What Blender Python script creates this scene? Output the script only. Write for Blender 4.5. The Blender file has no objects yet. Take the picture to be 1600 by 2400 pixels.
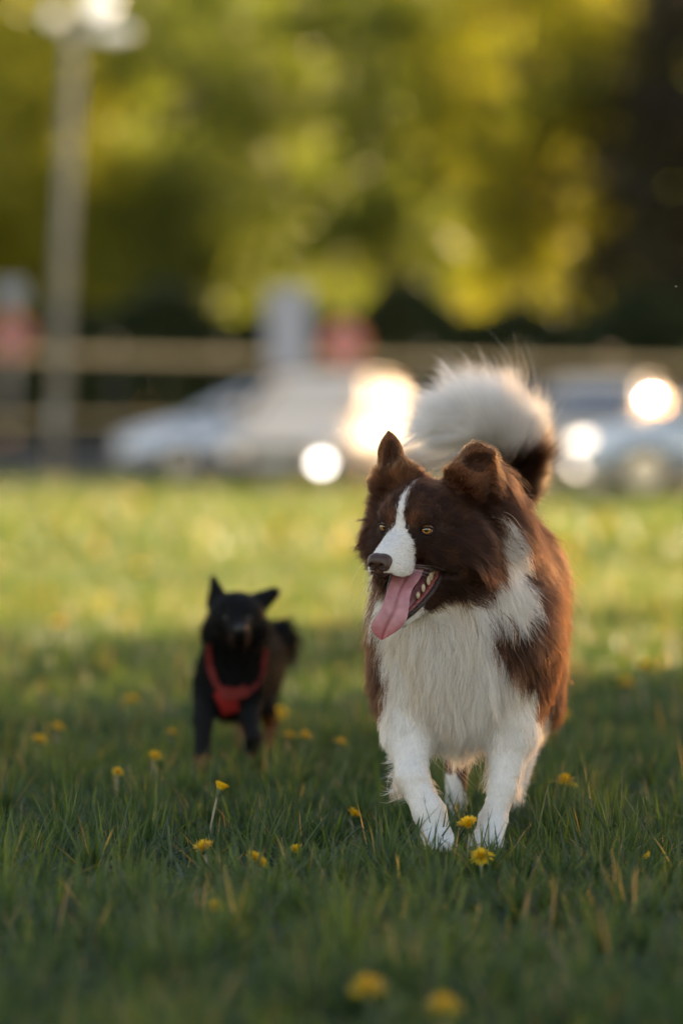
import bpy, math, os
import numpy as np
from mathutils import Matrix, Vector, Euler
from mathutils.kdtree import KDTree

# ------------------------------------------------------------------ camera, sky, sun, exposure
scene = bpy.context.scene
COL = scene.collection
CAM_H, LENS, HORIZON = 0.70, 135.0, 1020.0
cam_data = bpy.data.cameras.new('camera')
cam_data.sensor_fit = 'VERTICAL'
cam_data.sensor_height = 36.0
cam_data.sensor_width = 24.0
cam_data.lens = LENS
cam_data.clip_start = 0.1
cam_data.clip_end = 2000.0
PITCH = math.atan((1200.0 - HORIZON) / 9000.0)
cam = bpy.data.objects.new('camera', cam_data)
cam.location = (0.0, 0.0, CAM_H)
cam.rotation_euler = (math.radians(90.0) - PITCH, 0.0, 0.0)
COL.objects.link(cam)
scene.camera = cam
cam_data.dof.use_dof = True
cam_data.dof.focus_distance = 6.40
cam_data.dof.aperture_fstop = 1.85
cam_data.dof.aperture_blades = 0

SUN_AZ, SUN_EL = math.radians(31.0), math.radians(10.0)
SUN = Vector((math.sin(SUN_AZ) * math.cos(SUN_EL), math.cos(SUN_AZ) * math.cos(SUN_EL), math.sin(SUN_EL)))
world = bpy.data.worlds.new('World')
scene.world = world
world.use_nodes = True
wnt = world.node_tree
wnt.nodes.clear()
sky = wnt.nodes.new('ShaderNodeTexSky')
sky.sky_type = 'NISHITA'
sky.sun_disc = False
sky.sun_elevation = SUN_EL
sky.sun_rotation = SUN_AZ
sky.air_density = 1.0
sky.dust_density = 0.6
sky.ozone_density = 1.6
bg = wnt.nodes.new('ShaderNodeBackground')
bg.inputs['Strength'].default_value = 0.15
wo = wnt.nodes.new('ShaderNodeOutputWorld')
air = wnt.nodes.new('ShaderNodeMixRGB')
air.blend_type = 'MULTIPLY'
air.inputs[0].default_value = 1.0
air.inputs[2].default_value = (1.0, 0.74, 0.60, 1)
wnt.links.new(sky.outputs[0], air.inputs[1])
wnt.links.new(air.outputs[0], bg.inputs[0])
wnt.links.new(bg.outputs[0], wo.inputs[0])

sd = bpy.data.lights.new('sun', 'SUN')
sd.energy = 5.0
sd.angle = math.radians(0.5)
sd.color = (1.0, 0.72, 0.42)
sun = bpy.data.objects.new('sun', sd)
sun.rotation_euler = (-SUN).to_track_quat('-Z', 'Y').to_euler()
sun.location = (8, 10, 12)
COL.objects.link(sun)

vs = scene.view_settings
vs.view_transform = 'Standard'
vs.look = 'None'
vs.exposure = 2.18
vs.gamma = 1.0
vs.use_curve_mapping = False

scene.render.engine = 'CYCLES'
cy = scene.cycles
cy.use_denoising = True
try:
    cy.denoiser = 'OPENIMAGEDENOISE'
except Exception:
    pass
cy.use_adaptive_sampling = False
cy.max_bounces = 18
cy.diffuse_bounces = 3
cy.glossy_bounces = 4
cy.transmission_bounces = 18
cy.transparent_max_bounces = 12
cy.sample_clamp_indirect = 6.0
cy.caustics_reflective = False
cy.caustics_refractive = False
scene.cycles_curves.shape = 'RIBBONS'

# ------------------------------------------------------------------ helpers
CP, SP = math.cos(PITCH), math.sin(PITCH)


def W(px, py, Y):
    """The point at depth Y metres that the photograph (1600 x 2400) shows at pixel (px, py)."""
    a, b = (px - 800.0) / 9000.0, (1200.0 - py) / 9000.0
    dy = CP + b * SP
    dz = b * CP - SP
    return np.array([a * Y / dy, Y, CAM_H + dz * Y / dy])


def to_px(p):
    """Vectorised inverse of W: world points (n,3) to (px, py)."""
    p = np.asarray(p, float)
    x, y, z = p[..., 0], p[..., 1], p[..., 2] - CAM_H
    d = y * CP - z * SP
    v = y * SP + z * CP
    return 800.0 + 9000.0 * x / d, 1200.0 - 9000.0 * v / d


def link(o, parent=None, **props):
    COL.objects.link(o)
    if parent is not None:
        o.parent = parent
    for k, v in props.items():
        o[k] = v
    return o


def empty(name, loc, label=None, category=None, group=None, rz=0.0):
    o = bpy.data.objects.new(name, None)
    o.location = loc
    o.rotation_euler = (0, 0, rz)
    o.empty_display_size = 0.1
    COL.objects.link(o)
    if label:
        o['label'] = label
    if category:
        o['category'] = category
    if group:
        o['group'] = group
    return o


def mesh_from(name, verts, faces, mat=None, parent=None, smooth=False, attrs=None, **props):
    """One mesh object from arrays; verts are in the parent's space."""
    me = bpy.data.meshes.new(name)
    verts = np.asarray(verts, np.float32)
    if isinstance(faces, np.ndarray) and faces.ndim == 2:
        n, k = faces.shape
        me.vertices.add(len(verts))
        me.vertices.foreach_set('co', verts.ravel())
        me.loops.add(n * k)
        me.loops.foreach_set('vertex_index', faces.astype(np.int32).ravel())
        me.polygons.add(n)
        me.polygons.foreach_set('loop_start', np.arange(0, n * k, k, dtype=np.int32))
        me.update(calc_edges=True)
    else:
        me.from_pydata([tuple(v) for v in verts], [], [tuple(int(i) for i in f) for f in faces])
    if smooth:
        me.polygons.foreach_set('use_smooth', np.ones(len(me.polygons), bool))
    for an, (dom, arr) in (attrs or {}).items():
        arr = np.asarray(arr, np.float32)
        if arr.ndim == 1:
            a = me.attributes.new(an, 'FLOAT', dom)
            a.data.foreach_set('value', arr)
        else:
            if arr.shape[1] == 3:
                arr = np.c_[arr, np.ones(len(arr), np.float32)]
            a = me.attributes.new(an, 'FLOAT_COLOR', dom)
            a.data.foreach_set('color', arr.ravel())
    me.update()
    if mat is not None:
        for m in (mat if isinstance(mat, (list, tuple)) else [mat]):
            me.materials.append(m)
    o = bpy.data.objects.new(name, me)
    return link(o, parent, **props)


class MB:
    """Collects simple shapes into one mesh."""

    def __init__(self):
        self.v, self.f = [], []

    def add(self, verts, faces):
        b = len(self.v)
        self.v.extend([tuple(map(float, p)) for p in verts])
        self.f.extend([tuple(int(i) + b for i in q) for q in faces])
        return self

    def box(self, c, s, rot=None):
        hx, hy, hz = s[0] / 2, s[1] / 2, s[2] / 2
        vs_ = [Vector((x, y, z)) for x in (-hx, hx) for y in (-hy, hy) for z in (-hz, hz)]
        if rot is not None:
            vs_ = [rot @ p for p in vs_]
        vs_ = [p + Vector(c) for p in vs_]
        return self.add(vs_, [(0, 1, 3, 2), (4, 6, 7, 5), (0, 4, 5, 1), (2, 3, 7, 6), (0, 2, 6, 4), (1, 5, 7, 3)])

    def tube(self, pts, rad, seg=8, caps=True):
        pts = [Vector(p) for p in pts]
        n = len(pts)
        if not hasattr(rad, '__len__'):
            rad = [rad] * n
        vs_, fs = [], []
        up = Vector((0, 0, 1))
        prev = None
        for i, p in enumerate(pts):
            t = (pts[min(i + 1, n - 1)] - pts[max(i - 1, 0)]).normalized()
            if prev is None:
                a = t.cross(up)
                if a.length < 1e-3:
                    a = t.cross(Vector((1, 0, 0)))
                a.normalize()
            else:
                a = (prev - t * prev.dot(t)).normalized()
            prev = a
            b = t.cross(a).normalized()
            for k in range(seg):
                an = 2 * math.pi * k / seg
                vs_.append(p + (a * math.cos(an) + b * math.sin(an)) * rad[i])
        for i in range(n - 1):
            for k in range(seg):
                k2 = (k + 1) % seg
                fs.append((i * seg + k, i * seg + k2, (i + 1) * seg + k2, (i + 1) * seg + k))
        if caps:
            fs.append(tuple(range(seg - 1, -1, -1)))
            fs.append(tuple((n - 1) * seg + k for k in range(seg)))
        return self.add(vs_, fs)

    def ball(self, c, r, seg=10, rings=6, rot=None):
        if not hasattr(r, '__len__'):
            r = (r, r, r)
        vs_, fs = [], []
        for i in range(rings + 1):
            th = math.pi * i / rings
            for k in range(seg):
                ph = 2 * math.pi * k / seg
                p = Vector((math.sin(th) * math.cos(ph) * r[0], math.sin(th) * math.sin(ph) * r[1], math.cos(th) * r[2]))
                if rot is not None:
                    p = rot @ p
                vs_.append(p + Vector(c))
        for i in range(rings):
            for k in range(seg):
                k2 = (k + 1) % seg
                fs.append((i * seg + k, (i + 1) * seg + k, (i + 1) * seg + k2, i * seg + k2))
        return self.add(vs_, fs)

    def build(self, name, mat, parent=None, smooth=False, **props):
        return mesh_from(name, self.v, self.f, mat, parent, smooth, **props)


class NT:
    def __init__(self, name):
        self.m = bpy.data.materials.new(name)
        self.m.use_nodes = True
        self.t = self.m.node_tree
        self.t.nodes.clear()
        self.out = self.t.nodes.new('ShaderNodeOutputMaterial')

    def n(self, typ, **kw):
        nd = self.t.nodes.new(typ)
        for k, v in kw.items():
            if k.startswith('i_'):
                key = k[2:].replace('_', ' ')
                nd.inputs[key].default_value = v
            else:
                setattr(nd, k, v)
        return nd

    def l(self, a, b):
        self.t.links.new(a, b)
        return self

    def surf(self, s):
        self.t.links.new(s, self.out.inputs['Surface'])
        return self.m


def simple_mat(name, col, rough=0.6, metal=0.0, coat=0.0, noise=0.12, scale=12.0, bump=0.0, spec=0.5, emis=None, trans=0.0):
    """Principled surface whose colour is broken up by a procedural noise."""
    t = NT(name)
    p = t.n('ShaderNodeBsdfPrincipled')
    p.inputs['Roughness'].default_value = rough
    p.inputs['Metallic'].default_value = metal
    p.inputs['Coat Weight'].default_value = coat
    p.inputs['Coat Roughness'].default_value = 0.05
    p.inputs['Specular IOR Level'].default_value = spec
    p.inputs['Transmission Weight'].default_value = trans
    tc = t.n('ShaderNodeTexCoord')
    nz = t.n('ShaderNodeTexNoise')
    nz.inputs['Scale'].default_value = scale
    nz.inputs['Detail'].default_value = 5.0
    t.l(tc.outputs['Object'], nz.inputs['Vector'])
    r = t.n('ShaderNodeValToRGB')
    c = np.array(col)
    r.color_ramp.elements[0].position = 0.3
    r.color_ramp.elements[1].position = 0.7
    r.color_ramp.elements[0].color = tuple(np.clip(c * (1 - noise), 0, 1)) + (1,)
    r.color_ramp.elements[1].color = tuple(np.clip(c * (1 + noise), 0, 1)) + (1,)
    t.l(nz.outputs['Fac'], r.inputs['Fac'])
    t.l(r.outputs['Color'], p.inputs['Base Color'])
    if bump:
        b = t.n('ShaderNodeBump')
        b.inputs['Strength'].default_value = bump
        b.inputs['Distance'].default_value = 0.01
        t.l(nz.outputs['Fac'], b.inputs['Height'])
        t.l(b.outputs['Normal'], p.inputs['Normal'])
    if emis:
        p.inputs['Emission Color'].default_value = tuple(emis[:3]) + (1,)
        p.inputs['Emission Strength'].default_value = emis[3]
    return t.surf(p.outputs[0])


rng = np.random.default_rng(7)
# ------------------------------------------------------------------ animal toolkit: smooth solid -> one continuous skin, then fur
def unit(v):
    v = np.asarray(v, float)
    return v / (np.linalg.norm(v, axis=-1, keepdims=True) + 1e-9)


def smooth01(x, a, b):
    t = np.clip((np.asarray(x, float) - a) / (b - a), 0, 1)
    return t * t * (3 - 2 * t)


class Prim:
    """kind 'cap' (a, b, ra, rb) or 'ell' (c, radii); axes = 3x3 rows of a frame, squash = per-axis scale of that frame."""

    def __init__(self, kind, a, b=None, ra=0.0, rb=0.0, radii=None, axes=None, squash=None, k=0.02, label='', L=0.02,
                 flow=(0, 0.6, -0.6), lift=0.25, cut=False):
        self.kind, self.k, self.label, self.L, self.lift, self.cut = kind, k, label, L, lift, cut
        self.flow = unit(flow)
        self.a = np.asarray(a, float)
        self.axes = np.eye(3) if axes is None else np.asarray(axes, float)
        self.squash = None if squash is None else np.asarray(squash, float)
        if kind == 'cap':
            self.b, self.ra, self.rb = np.asarray(b, float), ra, rb
            m = max(ra, rb)
            self.lo = np.minimum(self.a, self.b) - m
            self.hi = np.maximum(self.a, self.b) + m
        else:
            self.radii = np.asarray(radii, float)
            m = self.radii.max()
            self.lo, self.hi = self.a - m, self.a + m

    def sd(self, p):
        q = p - self.a
        if self.kind == 'ell':
            q = q @ self.axes.T
            k0 = np.sqrt(((q / self.radii) ** 2).sum(-1))
            k1 = np.sqrt(((q / self.radii ** 2) ** 2).sum(-1)) + 1e-9
            return k0 * (k0 - 1.0) / k1
        ba = self.b - self.a
        s = 1.0
        if self.squash is not None:
            q = (q @ self.axes.T) / self.squash
            ba = (ba @ self.axes.T) / self.squash
            s = self.squash.min() ** 0.5
        h = np.clip((q @ ba) / (ba @ ba), 0, 1)
        d = np.sqrt(((q - h[..., None] * ba) ** 2).sum(-1))
        return (d - (self.ra + (self.rb - self.ra) * h)) * s


def smin(a, b, k):
    h = np.clip(0.5 + 0.5 * (b - a) / k, 0, 1)
    return b + (a - b) * h - k * h * (1 - h)


def solid_grid(prims, cell, pad=0.02, extra=None):
    add = [p for p in prims if not p.cut]
    lo = np.min([p.lo for p in add], axis=0) - pad
    hi = np.max([p.hi for p in add], axis=0) + pad
    n = np.ceil((hi - lo) / cell).astype(int) + 1
    F = np.full(n, 0.5, np.float32)
    ax = [lo[i] + cell * np.arange(n[i]) for i in range(3)]
    for p in prims:
        m = 0.03 + p.k
        i0 = np.maximum(((p.lo - m - lo) / cell).astype(int), 0)
        i1 = np.minimum(((p.hi + m - lo) / cell).astype(int) + 2, n)
        g = np.stack(np.meshgrid(ax[0][i0[0]:i1[0]], ax[1][i0[1]:i1[1]], ax[2][i0[2]:i1[2]], indexing='ij'), -1)
        d = p.sd(g)
        sl = tuple(slice(i0[i], i1[i]) for i in range(3))
        F[sl] = -smin(-F[sl], d, p.k) if p.cut else smin(F[sl], d, p.k)
    if extra:
        g = np.stack(np.meshgrid(*ax, indexing='ij'), -1) if extra[1] is None else None
        elo, ehi = extra[1]
        i0 = np.maximum(((elo - lo) / cell).astype(int), 0)
        i1 = np.minimum(((ehi - lo) / cell).astype(int) + 2, n)
        g = np.stack(np.meshgrid(ax[0][i0[0]:i1[0]], ax[1][i0[1]:i1[1]], ax[2][i0[2]:i1[2]], indexing='ij'), -1)
        sl = tuple(slice(i0[i], i1[i]) for i in range(3))
        F[sl] = extra[0](F[sl], g)
    return F, lo


def surface_nets(F, lo, cell):
    n = np.array(F.shape)
    s = F < 0
    c = [s[i:n[0] - 1 + i, j:n[1] - 1 + j, k:n[2] - 1 + k] for i in (0, 1) for j in (0, 1) for k in (0, 1)]
    cnt = sum(x.astype(np.int8) for x in c)
    mixed = (cnt > 0) & (cnt < 8)
    cells = np.argwhere(mixed)
    index = np.full(mixed.shape, -1, np.int64)
    index[mixed] = np.arange(len(cells))
    acc = np.zeros((len(cells), 3))
    num = np.zeros(len(cells))
    corners = [(i, j, k) for i in (0, 1) for j in (0, 1) for k in (0, 1)]
    for a in range(8):
        for b in range(a + 1, 8):
            ca, cb = np.array(corners[a]), np.array(corners[b])
            if np.abs(ca - cb).sum() != 1:
                continue
            A, B = cells + ca, cells + cb
            fa, fb = F[A[:, 0], A[:, 1], A[:, 2]], F[B[:, 0], B[:, 1], B[:, 2]]
            x = (fa < 0) != (fb < 0)
            t = np.where(x, fa / np.where(x, fa - fb, 1), 0)
            acc += np.where(x[:, None], ca + (cb - ca) * t[:, None], 0)
            num += x
    V = lo + cell * (cells + acc / num[:, None])
    quads = []
    for axis in range(3):
        o1, o2 = [(1, 2), (2, 0), (0, 1)][axis]
        sl0 = [slice(1, n[i] - 1) for i in range(3)]
        sl1 = [slice(1, n[i] - 1) for i in range(3)]
        sl1[axis] = slice(2, n[axis])
        a, b = s[tuple(sl0)], s[tuple(sl1)]
        e = np.argwhere(a != b) + 1
        inside_first = s[e[:, 0], e[:, 1], e[:, 2]]
        d1, d2 = np.zeros(3, int), np.zeros(3, int)
        d1[o1], d2[o2] = 1, 1
        q = [e - d1 - d2, e - d2, e, e - d1]
        ids = np.stack([index[x[:, 0], x[:, 1], x[:, 2]] for x in q], 1)
        ids = np.where(inside_first[:, None], ids, ids[:, ::-1])
        quads.append(ids)
    Q = np.concatenate(quads)
    Q = Q[(Q >= 0).all(1)]
    return V, Q


def vertex_normals(V, Q):
    n = np.cross(V[Q[:, 2]] - V[Q[:, 0]], V[Q[:, 3]] - V[Q[:, 1]])
    out = np.zeros_like(V)
    for i in range(4):
        for a in range(3):
            out[:, a] += np.bincount(Q[:, i], n[:, a], len(V))
    return unit(out)


def relax(V, Q, it=2, f=0.5):
    for _ in range(it):
        acc = np.zeros_like(V)
        num = np.zeros(len(V))
        for i in range(4):
            j = Q[:, (i + 1) % 4]
            for a in range(3):
                acc[:, a] += np.bincount(Q[:, i], V[j, a], len(V)) + np.bincount(j, V[Q[:, i], a], len(V))
            num += np.bincount(Q[:, i], minlength=len(V)) + np.bincount(j, minlength=len(V))
        V = V + f * (acc / num[:, None] - V)
    return V


def in_poly(x, y, poly):
    x, y = np.asarray(x), np.asarray(y)
    inside = np.zeros(x.shape, bool)
    n = len(poly)
    for i in range(n):
        x1, y1 = poly[i]
        x2, y2 = poly[(i + 1) % n]
        c = ((y1 > y) != (y2 > y)) & (x < (x2 - x1) * (y - y1) / ((y2 - y1) if y2 != y1 else 1e-9) + x1)
        inside ^= c
    return inside


def blend_fields(P, prims, sigma=0.014):
    """Fur length, lift and flow at the points P, blended from the nearest body forms."""
    pr = [p for p in prims if not p.cut]
    D = np.stack([p.sd(P) for p in pr], 1)
    w = np.exp(-np.clip(D - D.min(1, keepdims=True), 0, 0.2) / sigma)
    w /= w.sum(1, keepdims=True)
    L = w @ np.array([p.L for p in pr])
    lift = w @ np.array([p.lift for p in pr])
    flow = unit(w @ np.array([p.flow for p in pr]))
    labels = sorted(set(p.label for p in pr))
    lw = {l: w[:, [i for i, p in enumerate(pr) if p.label == l]].sum(1) for l in labels}
    return L, lift, flow, lw


def sample_surface(V, Q, N, weight, g):
    T = np.concatenate([Q[:, [0, 1, 2]], Q[:, [0, 2, 3]]])
    a, b, c = V[T[:, 0]], V[T[:, 1]], V[T[:, 2]]
    area = np.linalg.norm(np.cross(b - a, c - a), axis=1)
    w = area * weight((a + b + c) / 3)
    cum = np.cumsum(w)
    t = np.searchsorted(cum, g.random(N) * cum[-1])
    t = np.minimum(t, len(T) - 1)
    u, v = g.random(N), g.random(N)
    f = u + v > 1
    u[f], v[f] = 1 - u[f], 1 - v[f]
    VN = vertex_normals(V, Q)
    na = VN[T[t, 0]] * (1 - u - v)[:, None] + VN[T[t, 1]] * u[:, None] + VN[T[t, 2]] * v[:, None]
    return a[t] + (b[t] - a[t]) * u[:, None] + (c[t] - a[t]) * v[:, None], unit(na)


def grow(P, Nn, flow, L, lift, g, steps=7, clump_n=6000, clump=0.6, frizz=0.1, droop=0.25, curl=0.0, clump_pow=1.3):
    """Strand points (n, steps, 3): combed along the flow, drawn together into locks."""
    n = len(P)
    tang = unit(flow - Nn * (flow * Nn).sum(1, keepdims=True))
    tang = unit(tang + frizz * g.normal(size=(n, 3)))
    Lr = L * (0.62 + 0.6 * g.random(n) ** 0.8)
    fly = g.random(n) < 0.05
    Lr = np.where(fly, Lr * 1.35, Lr)
    lift = np.where(fly, lift + 0.35, lift)
    t = np.linspace(0, 1, steps)[None, :, None]
    lf = lift[:, None, None]
    up = Nn[:, None, :] * lf * (t - 0.42 * t * t) * 1.15
    S = P[:, None, :] + Lr[:, None, None] * (tang[:, None, :] * t + up)
    S[:, :, 2] -= (droop * Lr * np.clip(L / 0.05, 0, 1.3))[:, None] * (t[:, :, 0] ** 2)
    if curl:
        ph = (P @ np.array([61.0, 47.0, 83.0]))[:, None]
        side = unit(np.cross(tang, Nn))
        S += (side[:, None, :] * (curl * Lr[:, None] * t[:, :, 0] * np.sin(ph + 5 * t[:, :, 0]))[:, :, None])
    stray = g.random(n) < 0.07
    k = min(clump_n, n // 6)
    seeds = g.choice(n, k, replace=False)
    kd = KDTree(k)
    for i, s_ in enumerate(seeds):
        kd.insert(P[s_], i)
    kd.balance()
    near = np.array([kd.find(p)[1] for p in P])
    G = S[seeds[near]]
    gl = L[seeds[near]]
    ok = ((np.abs(gl - L) < 0.5 * L + 0.004) & ~stray)[:, None, None]
    cw = clump * (0.35 + 0.65 * g.random(n))[:, None, None] * t ** clump_pow
    S = np.where(ok, S + (G - S) * cw, S)
    return S


def fur_object(name, S, radius, col, mat, parent, origin, flat=0.12, rnd=None):
    n, k, _ = S.shape
    c = bpy.data.hair_curves.new(name)
    c.add_curves([k] * n)
    pos = (S - np.asarray(origin)).astype(np.float32)
    c.attributes['position'].data.foreach_set('vector', pos.ravel())
    t = np.linspace(0, 1, k)[None, :]
    rad = (np.asarray(radius).reshape(-1, 1) * (1.0 - (1 - flat) * t ** 1.6)) * np.ones((n, 1))
    ra = c.attributes.get('radius') or c.attributes.new('radius', 'FLOAT', 'POINT')
    ra.data.foreach_set('value', rad.astype(np.float32).ravel())
    ca = c.attributes.new('coat', 'FLOAT_COLOR', 'CURVE')
    ca.data.foreach_set('color', np.c_[np.clip(col, 0, 1), np.ones(n)].astype(np.float32).ravel())
    c.materials.append(mat)
    o = bpy.data.objects.new(name, c)
    return link(o, parent)


def fur_material(name, rough=0.35, radial=0.6, diffuse=0.35):
    """Hair fibres: light runs through them (rim glow) plus a soft diffuse share for the dense pale coat."""
    t = NT(name)
    at = t.n('ShaderNodeAttribute', attribute_name='coat')
    h = t.n('ShaderNodeBsdfHairPrincipled')
    h.model = 'CHIANG'
    h.parametrization = 'COLOR'
    h.inputs['Roughness'].default_value = rough
    h.inputs['Radial Roughness'].default_value = radial
    h.inputs['Coat'].default_value = 0.0
    h.inputs['IOR'].default_value = 1.38
    h.inputs['Random Roughness'].default_value = 0.2
    t.l(at.outputs['Color'], h.inputs['Color'])
    d = t.n('ShaderNodeBsdfDiffuse')
    t.l(at.outputs['Color'], d.inputs['Color'])
    m = t.n('ShaderNodeMixShader')
    m.inputs[0].default_value = diffuse
    t.l(h.outputs[0], m.inputs[1])
    t.l(d.outputs[0], m.inputs[2])
    return t.surf(m.outputs[0])


def skin_material(name, rough=0.8):
    t = NT(name)
    at = t.n('ShaderNodeAttribute', attribute_name='coat')
    nz = t.n('ShaderNodeTexNoise')
    nz.inputs['Scale'].default_value = 90.0
    nz.inputs['Detail'].default_value = 4.0
    mx = t.n('ShaderNodeMixRGB', blend_type='MULTIPLY')
    mx.inputs[0].default_value = 0.5
    p = t.n('ShaderNodeBsdfPrincipled')
    p.inputs['Specular IOR Level'].default_value = 0.25
    wet = t.n('ShaderNodeAttribute', attribute_name='wet')
    r = t.n('ShaderNodeMapRange')
    r.inputs['To Min'].default_value = rough
    r.inputs['To Max'].default_value = 0.22
    t.l(wet.outputs['Fac'], r.inputs['Value'])
    t.l(r.outputs[0], p.inputs['Roughness'])
    t.l(at.outputs['Color'], mx.inputs[1])
    mr = t.n('ShaderNodeMapRange')
    mr.inputs['To Min'].default_value, mr.inputs['To Max'].default_value = 0.6, 1.3
    t.l(nz.outputs['Fac'], mr.inputs['Value'])
    t.l(mr.outputs[0], mx.inputs[2])
    t.l(mx.outputs[0], p.inputs['Base Color'])
    b = t.n('ShaderNodeBump')
    b.inputs['Strength'].default_value = 0.4
    b.inputs['Distance'].default_value = 0.002
    t.l(nz.outputs['Fac'], b.inputs['Height'])
    t.l(b.outputs['Normal'], p.inputs['Normal'])
    return t.surf(p.outputs[0])
# ------------------------------------------------------------------ setting: field, road, far trees
def gy(py, h=0.0):
    """Distance at which something h metres above the ground shows at picture row py."""
    return (CAM_H - h) * 9000.0 / (py - HORIZON)


t = NT('field_soil')
p_ = t.n('ShaderNodeBsdfPrincipled')
p_.inputs['Roughness'].default_value = 1.0
p_.inputs['Specular IOR Level'].default_value = 0.1
tc_ = t.n('ShaderNodeTexCoord')
nz = t.n('ShaderNodeTexNoise')
nz.inputs['Scale'].default_value = 3.0
nz.inputs['Detail'].default_value = 8.0
rp = t.n('ShaderNodeValToRGB')
rp.color_ramp.elements[0].color = (0.030, 0.040, 0.014, 1)
rp.color_ramp.elements[1].color = (0.075, 0.085, 0.025, 1)
rp.color_ramp.elements[0].position, rp.color_ramp.elements[1].position = 0.35, 0.65
t.l(tc_.outputs['Object'], nz.inputs['Vector']).l(nz.outputs['Fac'], rp.inputs['Fac']).l(rp.outputs[0], p_.inputs['Base Color'])
soil_m = t.surf(p_.outputs[0])
gx = np.linspace(-60, 60, 61)
gyy = np.concatenate([np.linspace(-12, 20, 65), np.linspace(21, 160, 71)])
XX, YY = np.meshgrid(gx, gyy, indexing='ij')
ZZ = -0.012 + 0.008 * np.sin(XX * 1.7 + np.sin(YY * 0.9)) * np.cos(YY * 1.3)
gv = np.stack([XX, YY, ZZ], -1).reshape(-1, 3)
n0, n1 = len(gx), len(gyy)
ii, jj = np.meshgrid(np.arange(n0 - 1), np.arange(n1 - 1), indexing='ij')
a_ = (ii * n1 + jj).ravel()
mesh_from('ground', gv, np.stack([a_, a_ + n1, a_ + n1 + 1, a_ + 1], 1), soil_m, None, True, kind='structure')


def field_edge(x):
    """Where the grass ends and the roadside begins (the road runs slightly askew)."""
    return 50.5 - 1.5 * x


asph_m = simple_mat('asphalt', (0.055, 0.055, 0.058), rough=0.85, noise=0.3, scale=40, bump=0.4)
xs = np.array([-60, 60])
mesh_from('road', [(-60, field_edge(-60) + 0.3, 0.02), (60, max(field_edge(60), -40) + 0.3, 0.02), (60, 72 + 6, 0.02), (-60, 64, 0.02)][:0] +
          [(-14, field_edge(-14) + 0.35, 0.012), (14, field_edge(14) + 0.35, 0.012), (30, 92, 0.012), (-30, 66, 0.012)], [(0, 1, 2, 3)], asph_m, None, kind='structure')
kerb_m = simple_mat('kerb_concrete', (0.30, 0.29, 0.27), rough=0.8, scale=20)
kb = MB()
ang = math.atan2(-1.5, 1.0)
for i in range(28):
    x = -13.5 + i
    kb.box((x, field_edge(x) + 0.22, 0.045), (1.78, 0.14, 0.13), Matrix.Rotation(ang, 3, 'Z'))
kb.build('kerb', kerb_m, None, kind='structure')


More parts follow.
